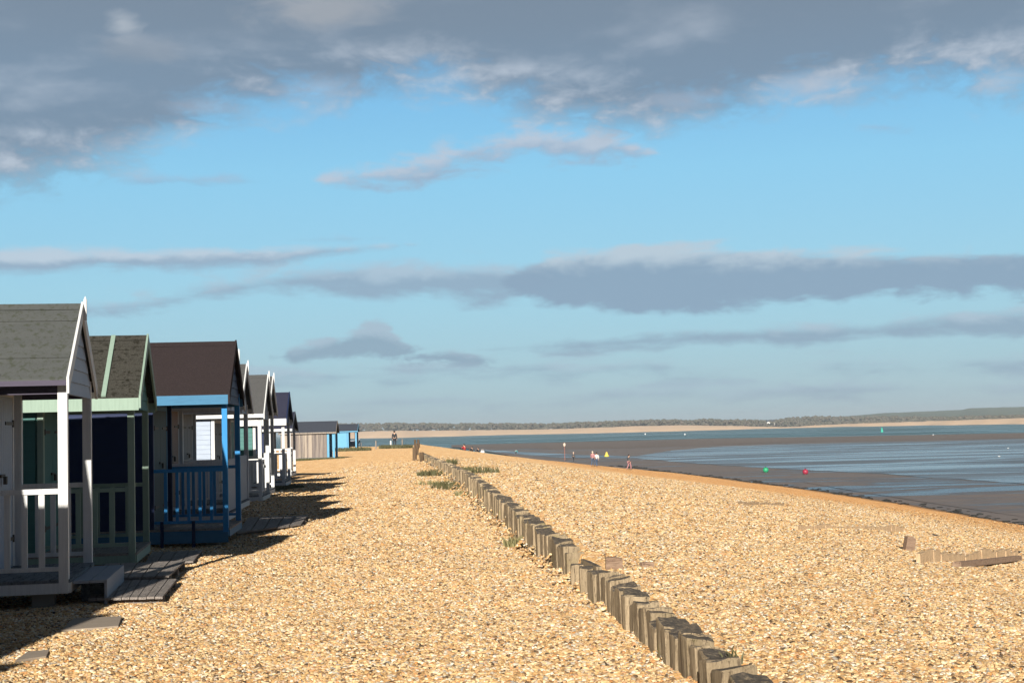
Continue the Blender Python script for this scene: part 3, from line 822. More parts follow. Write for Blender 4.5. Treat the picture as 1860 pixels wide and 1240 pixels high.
    if gable_board == 'h':
        z = zl
        while True:
            z2 = z+0.13; half = min(mid-0.01, (zr-0.06-z2)/slope)
            if half < 0.05: break
            g.prism([(gx+0.0145, z), (gx+0.034, z), (gx+0.018, z2-0.001), (gx+0.0145, z2-0.001)], 'y', mid-half, mid+half); z = z2
    g.build('gable_panel', m.get('gable', BOARD), h)
    if finial:
        f_ = MB(); f_.box(fo+0.027, fo+0.055, mid-0.022, mid+0.022, zr-0.16, zr+finial)
        f_.add([(fo+.027, mid-.022, zr+finial), (fo+.055, mid-.022, zr+finial), (fo+.055, mid+.022, zr+finial), (fo+.027, mid+.022, zr+finial), (fo+.041, mid, zr+finial+.04)], [(0, 1, 4), (1, 2, 4), (2, 3, 4), (3, 0, 4)])
        f_.build('finial', T, h)
    if skirt:
        s_ = MB(); s_.box(xb, 0.0, -0.022, -0.002, 0.04, zd-0.06); s_.build('skirting_board', m['skirt'], h)
        for xx in (-P+0.22, -0.48):
            MB().box(xx-0.05, xx, -0.028, -0.0225, -0.05, zd+0.12).build('skirting_post', m.get('skirtpost', M['navy']), h)
    return h

DKF = paint('shaded_eave_paint', srgb(72, 66, 84), 0.1)  # eave shade put into the fascia and header colour as dark purple
HW = dict(trim=M['white'], post=M['white'], board=M['shadewhite'], roof=M['felt_grey'], side=M['shadewhite'], fascia=DKF, header=DKF)
def at(px, D):       # lateral position of an image column at a distance (calibrated from the photograph)
    return (px-930)/F*D
def hutpos(px_near, Dn): return (at(px_near, Dn), Dn)
# three huts nearer than the frame shows; their shadows fall into it
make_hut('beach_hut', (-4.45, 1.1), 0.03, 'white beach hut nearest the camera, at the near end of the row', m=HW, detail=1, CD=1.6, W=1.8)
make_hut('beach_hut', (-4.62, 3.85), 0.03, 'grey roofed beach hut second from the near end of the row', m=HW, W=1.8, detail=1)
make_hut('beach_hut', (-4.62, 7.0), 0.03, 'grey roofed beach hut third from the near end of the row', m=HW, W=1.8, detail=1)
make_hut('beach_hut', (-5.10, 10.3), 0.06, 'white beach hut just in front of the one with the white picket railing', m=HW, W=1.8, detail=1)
# hut 1
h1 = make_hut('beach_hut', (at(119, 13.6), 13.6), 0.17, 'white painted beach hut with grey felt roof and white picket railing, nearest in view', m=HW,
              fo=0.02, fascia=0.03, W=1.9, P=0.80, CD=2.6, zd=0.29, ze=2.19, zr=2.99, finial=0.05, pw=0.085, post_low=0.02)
# hut 2
h2 = make_hut('beach_hut', (at(240, 17.6), 17.6), 0.16, 'pale green and teal beach hut with mossy dark roof and roof battens', battens=True, W=1.9, P=1.15, CD=2.0,
              zd=0.21, ze=2.12, zr=2.94, fascia=0.13, rail_h=0.80, bal=0.20, bw=0.06, pw=0.075,
              m=dict(trim=M['palegreen'], post=M['palegreen'], board=M['teal'], roof=M['felt_moss'], side=M['teal'], gable=M['teal'], door=M['teal'], deck=M['darkdeck'], rail=M['palegreen']))
# hut 3
h3 = make_hut('beach_hut', (at(409, 21.3), 21.3), 0.09, 'bright blue beach hut with plain brown felt roof', W=1.9, P=1.16, CD=2.1, zd=0.25, ze=2.24, zr=3.08,
              fo=0.04, fascia=0.12, rail_h=0.89, bal=0.165, bw=0.045, pw=0.075, skirt=True, felt_seams=False,
              m=dict(trim=M['bluetrim'], post=M['blue'], board=M['navy'], roof=M['felt_brown'], side=M['navy'], gable=M['navy'], front=M['navy'], door=paint('deep_teal_paint', srgb(30, 66, 74), 0.1), rail=M['blue'], wallpost=M['navy'],
                     barge=M['felt_brown'], skirt=M['bluetrim'], deck=M['darkdeck']))
# hut 4
make_hut('beach_hut', (at(409, 24.6), 24.6), 0.08, 'white beach hut with tall finial right behind the bright blue hut', W=1.85, P=1.1, CD=2.0, zd=0.3, ze=2.2, zr=3.04, finial=0.10,
         m=dict(trim=M['white'], post=M['white'], board=M['shadewhite'], roof=M['felt_mid'], side=M['shadewhite'], door=M['brownstain'], panel=M['greypaint']), rails=('near',), front_panel=True)
# hut 5
make_hut('beach_hut', (at(429, 28.1), 28.1), 0.08, 'white beach hut showing a thin strip of ridged grey roof behind the blue hut', W=1.85, P=1.15, CD=2.0, zd=0.3, ze=2.2, zr=3.06, finial=0.06, fascia=0.1,
         m=dict(trim=M['white'], post=M['white'], board=M['greypaint'], roof=M['felt_mid'], side=M['greypaint'], door=M['greystain'], panel=M['greypaint']), rails=('near',), front_panel=True)
# hut 6
make_hut('beach_hut', (at(471, 34.6), 34.6), 0.07, 'white beach hut with smooth grey roof and white corner posts, left of its twin finial', W=1.85, P=1.2, CD=2.0, zd=0.16, ze=2.15, zr=3.11, finial=0.08, rails=('near', 'far', 'front'), felt_seams=False,
         m=dict(trim=M['white'], post=M['white'], board=M['greypaint'], roof=M['felt_mid'], side=M['shadewhite'], door=M['greystain']), bal=0.22)
# hut 7
make_hut('beach_hut', (at(481, 36.9), 36.9), 0.07, 'white beach hut mostly hidden, only its finial and bargeboard showing', W=1.85, P=1.0, CD=2.0, zd=0.2, ze=2.25, zr=3.16, finial=0.08, rails=('far',),
         m=dict(trim=M['white'], post=M['white'], board=M['shadewhite'], roof=M['felt_mid'], side=M['shadewhite'], door=M['teal']))
# hut 8
make_hut('beach_hut', (at(513, 43.3), 43.3), 0.07, 'white and blue beach hut with slate blue roof and white picket porch', W=1.9, P=0.95, CD=1.8, zd=0.2, ze=2.12, zr=2.92, fascia=0.18,
         m=dict(trim=M['white'], post=M['white'], board=M['teal'], roof=M['felt_navy'], side=M['teal'], gable=M['navy'], door=M['blueboard'], barge=M['navy'], fascia=M['white']), rails=('near', 'far', 'front'), bal=0.2, bw=0.09, felt_seams=False)
make_hut('beach_hut', (at(524, 52), 52), 0.06, 'low dark gabled beach hut with short white porch rail, just beyond the slate blue roof', W=1.9, P=0.8, CD=1.8, zd=0.25, ze=1.85, zr=2.45,
         m=dict(trim=M['white'], post=M['white'], board=M['navy'], roof=M['felt_navy'], side=M['navy'], gable=M['navy'], barge=M['felt_slate']), rails=('near', 'front'), felt_seams=False)
# two distant huts standing apart
make_hut('beach_hut', (at(604, 93), 93), 0.05, 'distant bare board hut with slate roof and light blue door', W=2.6, P=0.5, CD=3.0, zd=0.1, ze=1.75, zr=2.45, pw=0.14, rails=(), side='v', fo=0.1,
         m=dict(trim=M['tanwood'], post=M['lightblue'], board=M['tanwood'], roof=M['felt_slate'], side=M['stripewood'], door=M['lightblue']), felt_seams=False, group='distant beach huts beyond the row')
make_hut('beach_hut', (at(644, 135), 135), 0.05, 'farthest dark blue beach hut with light blue panel', W=2.6, P=0.9, CD=2.0, zd=0.1, ze=1.85, zr=2.5, pw=0.14, rails=(), side='h', fo=0.1, front_panel=True,
         m=dict(trim=M['lightblue'], post=M['lightblue'], board=M['navy'], roof=M['felt_slate'], side=M['lightblue'], door=M['navy'], panel=M['navy']), felt_seams=False, group='distant beach huts beyond the row')

# front step and duckboards
def slatted(name, label, cat, quad, z, th, m, n, gap=0.012, frame=True):
    """slatted board: quad = four corners (x,y) near-left, near-right, far-right, far-left; slats run from near to far"""
    a, b, c, d = [Vector((*p, 0)) for p in quad]
    root = empty(name, ((a.x+c.x)/2, (a.y+c.y)/2, z-th)); tag(root, label, cat)
    off = Vector((root.location.x, root.location.y, 0))
    q = MB()
    for i in range(n):
        s0, s1 = (i+gap*4)/n, (i+1-gap*4)/n
        P_ = [a.lerp(b, s0)-off, a.lerp(b, s1)-off, d.lerp(c, s1)-off, d.lerp(c, s0)-off]
        dz = random.uniform(-.003, .003)
        q.add([(p.x, p.y, th+dz) for p in P_]+[(p.x, p.y, th-0.022+dz) for p in P_], [(0, 1, 2, 3), (7, 6, 5, 4), (0, 4, 5, 1), (1, 5, 6, 2), (2, 6, 7, 3), (3, 7, 4, 0)])
    q.build('slats', m, root)
    if frame:
        f = MB()
        for t in (0.08, 0.5, 0.92):
            p0 = a.lerp(d, t)-off; p1 = b.lerp(c, t)-off
            f.beam((p0.x, p0.y, th-0.055), (p1.x, p1.y, th-0.055), 0.06, 0.062)
        f.build('bearer', m, root)
    return root
th = 0.17
def loc(h, x, y):
    c, s = math.cos(h.rotation_euler.z), math.sin(h.rotation_euler.z)
    return (h.location.x+x*c-y*s, h.location.y+x*s+y*c)
st = empty('porch_step', (*loc(h1, 0, 0), 0), h1.rotation_euler.z); tag(st, 'grey painted wooden step in front of the nearest white hut porch', 'step')
q = MB()
for i in range(2): q.box(0.03+i*0.16, 0.03+i*0.16+0.152, 0.12, 1.72, 0.235, 0.262)
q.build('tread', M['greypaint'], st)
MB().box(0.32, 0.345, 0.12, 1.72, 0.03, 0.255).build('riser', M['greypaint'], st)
MB().box(0.05, 0.30, 0.55, 0.60, -0.02, 0.233).build('support', M['deck'], st)
MB().box(0.05, 0.30, 1.35, 1.40, -0.02, 0.233).build('support', M['deck'], st)
def gpt(px, py, z=0.0):
    d = ray(px, py); t = (z-EYE)/d.z; return (t*d.x, t*d.y)
slatted('duckboard', 'grey ribbed duckboard lying nearest the white hut step', 'duckboard', [gpt(160, 1092, .06), gpt(296, 1088, .06), gpt(322, 1055, .06), gpt(176, 1058, .06)], 0.09, 0.09, M['darkdeck'], 9)
slatted('duckboard', 'weathered duckboard between the nearest one and the green hut', 'duckboard', [gpt(182, 1054, .09), gpt(308, 1050, .09), gpt(338, 1022, .09), gpt(190, 1027, .09)], 0.12, 0.10, M['darkdeck'], 5)
slatted('duckboard', 'dark duckboard in the shade in front of the green hut', 'duckboard', [gpt(262, 1024, .05), gpt(352, 1020, .05), gpt(368, 1000, .05), gpt(275, 1003, .05)], 0.06, 0.08, M['darkdeck'], 4)
slatted('duckboard', 'pale board platform in front of the white huts behind the blue one', 'duckboard', [gpt(430, 968, .06), gpt(548, 952, .06), gpt(560, 936, .06), gpt(450, 940, .06)], 0.07, 0.08, M['darkdeck'], 5)
def slab(px0, px1, py0, py1, label):
    a = [gpt(px0, py1), gpt(px1, py1-8), gpt(px1+6, py0-4), gpt(px0+22, py0)]
    cx = sum(p[0] for p in a)/4; cy = sum(p[1] for p in a)/4
    z0 = max(zg(*p) for p in a)
    o = MB().prism([(p[0]-cx, p[1]-cy) for p in a], 'z', z0-0.03, z0+0.022).build('paving_slab', M['slab'])
    o.location = (cx, cy, 0); tag(o, label, 'paving slab')
slab(112, 215, 1128, 1150, 'half buried grey paving slab in the shingle beside the nearest hut shadow')
slab(28, 84, 1188, 1204, 'grey paving slab at the lower left corner, mostly buried')

# ------------------------------------------------------------------ the timber wall
def timber_mesh(wid, thk, ht, seed):
    """upright timber: origin at ground; x across the wall, y along it"""
    rnd = random.Random(seed); q = MB(); nz, zb = 5, -0.25
    n = 12
    ring = []
    for k in range(n):
        a = 2*math.pi*(k+0.5)/n
        cx, sy = math.cos(a), math.sin(a)
        p = 9.0
        r = 1.0/((abs(cx)**p+abs(sy)**p)**(1/p))
        ring.append((cx*r*thk/2*rnd.uniform(.96, 1.02), sy*r*wid/2*rnd.uniform(.98, 1.02)))
    tx, ty = rnd.uniform(-.14, .16), rnd.uniform(-.18, .18)
    lean = (rnd.uniform(-.02, .02), rnd.uniform(-.012, .012))
    for i in range(nz+1):
        t = i/nz
        for (x, y) in ring:
            sh = 1.0 if i < nz else 0.93
            z = zb+(ht-zb)*t
            if i == nz: z += tx*x+ty*y+rnd.uniform(-.008, .008)
            if i == nz-1: z = ht-0.012+tx*x+ty*y
            q.v.append((x*sh+lean[0]*t+rnd.uniform(-.004, .004), y*sh+lean[1]*t+rnd.uniform(-.004, .004), z))
    for i in range(nz):
        for k in range(n): q.f.append((i*n+k, i*n+(k+1) % n, (i+1)*n+(k+1) % n, (i+1)*n+k))
    q.v.append((lean[0], lean[1], ht-0.006)); c = len(q.v)-1
    for k in range(n): q.f.append((nz*n+k, nz*n+(k+1) % n, c))
    return q
wall = empty('timber_wall', (xw(10), 10, 0)); tag(wall, 'weathered wall of short upright timbers holding back the shingle bank', 'timber wall')
y = 7.0; i = 0; rest = MB(); specs = []
while y < 88:
    rn = random.random(); step = random.uniform(0.17, 0.29)
    specs.append((y+step/2, step)); y += step+random.choice([0.004, 0.006, 0.012, 0.03 if random.random() < .3 else .005])
for (yc, step) in specs:
    if 13.55 < yc < 14.95: 
        i += 1; continue                       # the broken place
    dxy = (xw(yc+.3)-xw(yc-.3))/.6
    ang = math.atan(-dxy)
    thk = random.uniform(.18, .23); h_ = hwall(yc)+.03*mnoise.noise((yc*.9, 0, 0))+random.uniform(-.02, .02)
    q = timber_mesh(step, thk, h_, i)
    X = xw(yc)+0.105+random.uniform(-.015, .015)
    if i < 100:
        o = q.build('timber', M['timber'], wall, smooth=False)
        o.location = (X-wall.location.x, yc-10, 0); o.rotation_euler = (0, 0, ang)
    else:
        c, s = math.cos(ang), math.sin(ang)
        b0 = len(rest.v)
        rest.v += [(X-wall.location.x+x*c-y_*s, yc-10+x*s+y_*c, z) for x, y_, z in q.v]
        rest.f += [tuple(k+b0 for k in f) for f in q.f]
    i += 1
o = rest.build('timber_row', M['timber'], wall); o['kind'] = 'stuff'
# the broken place: two uprights and a rail
for yc, h_ in ((13.9, .25), (14.55, .22)):
    q = timber_mesh(.12, .14, h_, int(yc*100)); o = q.build('timber', M['timber'], wall); o.location = (xw(yc)+.04-wall.location.x, yc-10, 0)
MB().beam((xw(14.75)+.14-wall.location.x, 4.78, .20), (xw(13.7)+.14-wall.location.x, 3.72, .22), .05, .10).build('rail', M['timber'], wall)
# posts at the far end
for px, py, hh in ((753, 836, .75), (757, 826, .8), (760, 816, .9), (754, 812, .8), (766, 838, .5)):
    p = hitg(px, py)
    o = MB().tube([(0, 0, -.3), (0.02, 0, hh*.5), (0.0, .02, hh)], [.12, .12, .10], 8).build('worn_post', M['darkpost']); o.location = (p.x, p.y, zg(p.x, p.y))
    tag(o, {753: 'dark worn post where the timber wall thins out, second nearest', 757: 'worn post standing between its neighbours at the far wall end', 760: 'tallest worn post near the skyline at the far wall end', 754: 'farthest worn post at the end of the timber wall', 766: 'short worn stub just beyond the tufted stretch of wall'}[px], 'post', 'worn posts at the far end of the timber wall')

# groyne remains on the right
def planks(name, label, pxl, pxr, pybl, pybr, hpx, m=None, n=10, thk=0.05):
    a, b = hitg(pxl, pybl), hitg(pxr, pybr)
    root = empty(name, (a.x, a.y, 0)); tag(root, label, 'groyne', 'groyne remains in the shingle')
    D = (a.y+b.y)/2; hh = hpx/F*D
    q = MB(); d = (b-a); L = math.hypot(d.x, d.y); u = Vector((d.x, d.y, 0)).normalized(); nn = Vector((-u.y, u.x, 0))
    for i in range(n):
        s0, s1 = L*i/n+.004, L*(i+1)/n-.004; top = hh*(.75+.5*mnoise.noise((i*.35, pxl*.1, 0))+random.uniform(-.08, .08))
        zb0 = a.z+(b.z-a.z)*(i+.5)/n
        p0, p1 = u*s0, u*s1
        o_ = random.uniform(-.01, .01)
        vs = []
        for z in (zb0-.15, zb0+top):
            for p, e_ in ((p0, 0), (p1, 0), (p1, thk), (p0, thk)):
                w_ = p+nn*(e_+o_); vs.append((w_.x, w_.y, z+random.uniform(-.01, .01)))
        q.add(vs, [(3, 2, 1, 0), (4, 5, 6, 7), (0, 1, 5, 4), (1, 2, 6, 5), (2, 3, 7, 6), (3, 0, 4, 7)])
    q.build('planks', m or M['groyne'], root)
    return root, a, b, hh, u, nn
planks('groyne', 'longest run of low buried groyne planks in the right shingle, behind the square post', 1450, 1642, 964, 966, 13, n=22)
planks('groyne', 'tan groyne planks at the right edge above the fallen dark board', 1672, 1850, 1024, 1016, 22, n=18)
planks('groyne', 'smallest and farthest run of groyne planks, barely showing', 1340, 1425, 916, 918, 6, n=12)
def chunk(px, py, wpx, hpx, label, m, thk=0.12, rz=0.0, lean=0.0):
    p = hitg(px, py); ww, hh = wpx/F*p.y, hpx/F*p.y
    q = MB(); q.prism([(-ww/2, -.1), (ww/2, -.1), (ww/2*.95, hh*.86), (ww*.1, hh), (-ww/2*.9, hh*.95)], 'y', -thk/2, thk/2)
    o = q.build('wooden_stump', m); o.location = (p.x, p.y+.06, zg(p.x, p.y)); o.rotation_euler = (0, lean, rz); tag(o, label, 'stump')
    return o
chunk(1652, 1000, 18, 26, 'leaning square wooden post in the shingle between two groyne plank runs', M['driftwood'], .1, .2, .2)
chunk(1116, 1034, 32, 22, 'squat brown plank end sticking up just behind the broken timber wall', M['driftwood'], .09)
chunk(1176, 1030, 26, 9, 'low grey plank corner in the shingle, right of the squat plank end', M['driftwood'], .06, .3)
a, b = hitg(1738, 1030), hitg(1850, 1020)
o = MB().beam((0, 0, .03), (b.x-a.x, b.y-a.y, b.z-a.z+.06), .10, .07).build('fallen_board', M['driftwood']); o.location = a; tag(o, 'dark brown board lying in front of the right groyne planks', 'board')

wr = MB()
for _ in range(420):
    y_ = 48+random.random()**1.3*170; x_ = xe(y_)+random.gauss(-.1, .55)+.6*mnoise.noise((y_*.12, 2, 0)); zz = max(zg(x_, y_), ZM)
    r_ = random.uniform(.03, .13)*(1+y_/200)
    wr.ball((x_, y_, zz+.02), r_*1.6, r_, r_*.35, 6, 4, .3)
tag(wr.build('seaweed', plain('seaweed', (.018, .017, .014), .7, .4, 2)), 'dark strand line of seaweed where the shingle meets the mud', 'seaweed', kind='stuff')
for k_, (px, py, ww) in enumerate(((1632, 958, 8), (1698, 973, 13), (1634, 984, 7), (1450, 977, 10), (1848, 1004, 16), (977, 873, 8), (1120, 905, 9), (1403, 998, 6))):
    p = hitg(px, py); L_ = ww/F*p.y; q = MB(); a_ = random.uniform(-.5, .5)
    q.tube([(-L_/2, 0, L_*.12), (-L_*.2, L_*.05, L_*.2), (L_*.2, -L_*.04, L_*.14), (L_/2, L_*.03, L_*.2)], [L_*.06, L_*.12, L_*.11, L_*.04], 7)
    o = q.build('driftwood', M['iron'], None, True); o.location = (p.x, p.y, zg(p.x, p.y)); o.rotation_euler = (0, 0, a_)
    tag(o, ('small black driftwood just above the longest groyne planks at their right end', 'thin dark driftwood stick between the square post and the right planks, higher up', 'dark scrap just left of the leaning square post', 'lone dark driftwood left of the longest groyne planks, below them',
            'largest dark driftwood at the right edge of the beach', 'dark driftwood on the bank beyond the grass tufts, left of all others', 'dark driftwood scrap halfway across the middle of the bank', 'small dark scrap in the open shingle below the longest groyne planks')[k_], 'driftwood', 'dark driftwood scraps on the shingle bank')

# ------------------------------------------------------------------ grass
def blades(q, cx, cy, n, r, hgt, zf=zg, spread=1.0):
    for _ in range(n):
        a = random.uniform(0, 6.28); rr = r*math.sqrt(random.random()); x, y = cx+rr*math.cos(a)*spread, cy+rr*math.sin(a)
        z = zf(x, y); h_ = hgt*random.uniform(.5, 1.1); lx, ly = random.uniform(-.5, .5)*h_, random.uniform(-.5, .5)*h_
        t = random.uniform(0, 3.14); wx, wy = math.cos(t)*.006*(1+y/25), math.sin(t)*.006*(1+y/25)
        b0 = len(q.v)
        q.v += [(x-wx, y-wy, z-.01), (x+wx, y+wy, z-.01), (x+lx*.4+wx*.7, y+ly*.4+wy*.7, z+h_*.6), (x+lx*.4-wx*.7, y+ly*.4-wy*.7, z+h_*.6), (x+lx, y+ly, z+h_)]
        q.f += [(b0, b0+1, b0+2, b0+3), (b0+3, b0+2, b0+4)]
def tuft(px, py, r, hgt, n, label, m='grass', spread=1.0):
    p = hitg(px, py); q = MB(); blades(q, p.x, p.y, n, r, hgt, spread=spread)
    q.v = [(x-p.x, y-p.y, z-p.z) for x, y, z in q.v]
    o = q.build('grass_tuft', M[m]); o.location = p; tag(o, label, 'grass tuft', 'grass tufts along the timber wall')
tuft(795, 862, 1.3, .20, 500, 'widest green grass tuft against the far part of the timber wall', spread=.6)
tuft(822, 882, .55, .15, 260, 'green grass tuft at the wall foot, nearer than the widest one')
tuft(800, 880, .5, .14, 140, 'low grass sprawling out onto the path from the wall', 'drygrass', 1.6)
tuft(845, 858, 1.0, .2, 360, 'dark grass clump behind the timber wall on the shingle bank')
tuft(845, 900, .25, .14, 120, 'small dry grass tuft at the wall foot', 'drygrass')
tuft(936, 992, .16, .16, 120, 'lone yellow green tuft at the wall foot, halfway along the near wall', 'drygrass')
tuft(1315, 1232, .12, .12, 60, 'little grass tuft growing among the nearest wall timbers', 'grass')
def patch(name, pts, n, hgt, m='grass'):
    q = MB()
    for px, py, r, s in pts:
        p = hitg(px, py); blades(q, p.x, p.y, n, r, hgt, spread=s)
    o = q.build(name, M[m]); tag(o, kind='stuff'); return o
tag(patch('grass', [(548, 836, 2.2, .5), (575, 834, 2.2, .5), (598, 832, 2.0, .5), (515, 886, 1.2, .5), (500, 888, 1.0, .5)], 1500, .10), 'short grass along the feet of the farther huts', 'grass')
tag(patch('grass', [(708, 813.5, 2.2, .5), (731, 813.5, 2.2, .5), (640, 818, 3, .6)], 900, .35), 'dark grass patches on the skyline of the shingle', 'grass')

# ------------------------------------------------------------------ people
SKIN = plain('skin', srgb(214, 168, 140), 0.6, .05)
def cloth(name, c): return plain(name, c, 0.85, .15, 12)
def skinned(name, verts, edges, rad, m, parent=None, lvl=1):
    me = bpy.data.meshes.new(name); me.from_pydata(verts, edges, []); me.update(); me.materials.append(m)
    o = bpy.data.objects.new(name, me); COL.objects.link(o)
    if parent: o.parent = parent
    md = o.modifiers.new('skin', 'SKIN'); md.use_smooth_shade = True
    layer = me.skin_vertices[0].data
    for i, r in enumerate(rad): layer[i].radius = (r, r) if not isinstance(r, tuple) else r; layer[i].use_root = (i == 0)
    sd = o.modifiers.new('sub', 'SUBSURF'); sd.levels = lvl; sd.render_levels = lvl
    return o
def person(loc_, rz, label, top, legs, hair, pose='stand', scale=1.0, legskin=False, hood=False):
    J = {}
    if pose in ('stand', 'walk'):
        st = .16 if pose == 'walk' else .04
        J = dict(pel=(0, 0, .95), spine=(0, .01, 1.15), chest=(0, .02, 1.33), neck=(0, .0, 1.50), head=(0, -.01, 1.60), crown=(0, 0, 1.72),
                 hipL=(-.09, 0, .90), kneL=(-.10, -.02-st, .50), ankL=(-.11, st*-1.2+.02, .09), toeL=(-.12, -.15-st, .04),
                 hipR=(.09, 0, .90), kneR=(.10, -.01+st*.3, .50), ankR=(.11, .04+st*1.6, .10), toeR=(.12, -.10+st*1.6, .04),
                 shL=(-.19, .02, 1.42), elL=(-.25, .03+st*.5, 1.15), wrL=(-.25, -.06+st*.5, .90), shR=(.19, .02, 1.42), elR=(.25, .03-st*.5, 1.15), wrR=(.25, -.06-st*.8, .91))
    elif pose == 'sit':
        J = dict(pel=(0, 0, .12), spine=(0, .05, .32), chest=(0, .03, .50), neck=(0, -.01, .67), head=(0, -.04, .77), crown=(0, -.03, .89),
                 hipL=(-.10, -.03, .12), kneL=(-.14, -.36, .42), ankL=(-.13, -.58, .08), toeL=(-.13, -.74, .05),
                 hipR=(.10, -.03, .12), kneR=(.14, -.36, .44), ankR=(.13, -.60, .08), toeR=(.13, -.76, .05),
                 shL=(-.19, .02, .60), elL=(-.24, -.14, .42), wrL=(-.13, -.33, .46), shR=(.19, .02, .60), elR=(.24, -.14, .42), wrR=(.13, -.33, .48))
    else:   # bending down
        J = dict(pel=(0, .1, .62), spine=(0, -.02, .80), chest=(0, -.18, .90), neck=(0, -.36, .94), head=(0, -.46, .92), crown=(0, -.56, .90),
                 hipL=(-.10, .1, .58), kneL=(-.13, -.16, .40), ankL=(-.12, .05, .09), toeL=(-.13, -.12, .04),
                 hipR=(.10, .1, .58), kneR=(.13, -.18, .40), ankR=(.12, .06, .09), toeR=(.13, -.11, .04),
                 shL=(-.19, -.26, .92), elL=(-.22, -.30, .66), wrL=(-.16, -.42, .44), shR=(.19, -.26, .92), elR=(.22, -.30, .66), wrR=(.16, -.42, .44))
    names = list(J); E = [('pel', 'spine'), ('spine', 'chest'), ('chest', 'neck'), ('neck', 'head'), ('head', 'crown')]
    for s in 'LR': E += [('pel', 'hip'+s), ('hip'+s, 'kne'+s), ('kne'+s, 'ank'+s), ('ank'+s, 'toe'+s), ('chest', 'sh'+s), ('sh'+s, 'el'+s), ('el'+s, 'wr'+s)]
    RAD = dict(pel=.14, spine=.12, chest=.14, neck=.055, head=.092, crown=.07, hip=.09, kne=.058, ank=.04, toe=.035, sh=.062, el=.044, wr=.028)
    rr = lambda n_: RAD.get(n_, RAD.get(n_[:-1]))
    V = [Vector(J[n_]) for n_ in names]; ed = [(names.index(a), names.index(b)) for a, b in E]; rad = [rr(n_) for n_ in names]
    # hands: a palm and five fingers each
    for s in 'LR':
        wi = names.index('wr'+s); wv = V[wi]; dr = (wv-Vector(J['el'+s])).normalized(); side_ = Vector((1, 0, 0)) if s == 'L' else Vector((-1, 0, 0))
        side_ = (side_-dr*side_.dot(dr)).normalized(); fwd = dr.cross(side_).normalized()
        V.append(wv+dr*.06); rad.append((.032, .020)); ed.append((wi, len(V)-1)); pi_ = len(V)-1
        for k in range(4):
            base_ = V[pi_]+fwd*(k-1.5)*.020+dr*.035; V.append(base_); rad.append(.009); ed.append((pi_, len(V)-1))
            V.append(base_+dr*(.035+.006*(1.5-abs(k-1.5)))+side_*.012); rad.append(.008); ed.append((len(V)-2, len(V)-1))
        V.append(V[pi_]+fwd*-.045+dr*.015+side_*.01); rad.append(.010); ed.append((pi_, len(V)-1))
    root = skinned('person', [v*scale for v in V], ed, [tuple(x*scale for x in r) if isinstance(r, tuple) else r*scale for r in rad], SKIN)
    root.location = loc_; root.rotation_euler = (0, 0, rz); tag(root, label, 'person')
    def part(nm, keys, edges, grow, m_):
        vs = [Vector(J[k])*scale for k in keys]; es = [(keys.index(a), keys.index(b)) for a, b in edges]
        return skinned(nm, vs, es, [(rr(k)+grow)*scale for k in keys], m_, root)
    part('jacket', ['pel', 'spine', 'chest', 'shL', 'elL', 'wrL', 'shR', 'elR', 'wrR'], [('pel', 'spine'), ('spine', 'chest'), ('chest', 'shL'), ('shL', 'elL'), ('elL', 'wrL'), ('chest', 'shR'), ('shR', 'elR'), ('elR', 'wrR')], .022, top)
    part('trousers', ['pel', 'hipL', 'kneL', 'ankL', 'hipR', 'kneR', 'ankR'], [('pel', 'hipL'), ('hipL', 'kneL'), ('kneL', 'ankL'), ('pel', 'hipR'), ('hipR', 'kneR'), ('kneR', 'ankR')], .014, legs)
    for s in 'LR': part('shoe', ['ank'+s, 'toe'+s], [('ank'+s, 'toe'+s)], .014, M['iron'])
    hd = Vector(J['crown'])*scale; hv = Vector(J['head'])*scale
    c = hv.lerp(hd, .55)+Vector((0, .025, .01))*scale
    MB().ball(c, .105*scale, .112*scale, .115*scale, 12, 8).build('hair' if not hood else 'hood', hair, root, True)
    # face: nose, eyes, ears
    f = MB(); fc = hv.lerp(hd, .3)
    f.ball(fc+Vector((0, -.10, -.01))*scale, .016*scale, .02*scale, .024*scale, 6, 4)
    for sx in (-1, 1): f.ball(fc+Vector((sx*.098, 0, 0))*scale, .014*scale, .02*scale, .03*scale, 6, 4)
    f.build('face', SKIN, root, True)
    ey = MB()
    for sx in (-1, 1): ey.ball(fc+Vector((sx*.034, -.088, .02))*scale, .010*scale, n=6, m=4)
    ey.build('eyes', M['iron'], root, True)
    return root
black = cloth('black_cloth', (.022, .024, .03)); red = cloth('red_cloth', (.42, .03, .035)); tealc = cloth('teal_cloth', (.03, .33, .36)); pink = cloth('pink_cloth', (.40, .19, .20))
grey = cloth('grey_cloth', (.07, .07, .075)); cream = cloth('cream_cloth', (.62, .50, .40)); hairb = cloth('dark_hair', (.03, .02, .015)); denim = cloth('denim', (.06, .09, .15)); whitec = cloth('white_cloth', (.7, .66, .62))
def pg(px, py): p = hitg(px, py); return (p.x, p.y, zg(p.x, p.y))
def pm(px, py):
    fn = lambda x, y: max(zmud(y), zg(x, y)); p = _hitfn(px, py, fn); print('PM', px, py, round(p.y), round(p.z, 2)); return (p.x, p.y, fn(p.x, p.y))
def pd(px, D):
    x = math.tan(azel(px, 800)[0])*D; return (x, D, zg(x, D))
p0 = pg(717, 812.5); SC = p0[1]/172
person(p0, 2.9, 'person in long black coat standing on the shingle skyline near white posts', black, black, hairb, 'stand', 1.0)
p1 = pd(843, 176)
person(p1, -2.2, 'person in a red jacket seated on the beach crest', red, black, hairb, 'sit', 1.0)
person(pd(857, 177), -2.0, 'person in black seated second to the right of the red jacket', black, black, hairb, 'sit', .85)
person(pd(868, 176), -2.1, 'smaller person in black seated beside a pale bag', black, grey, hairb, 'sit', .8)
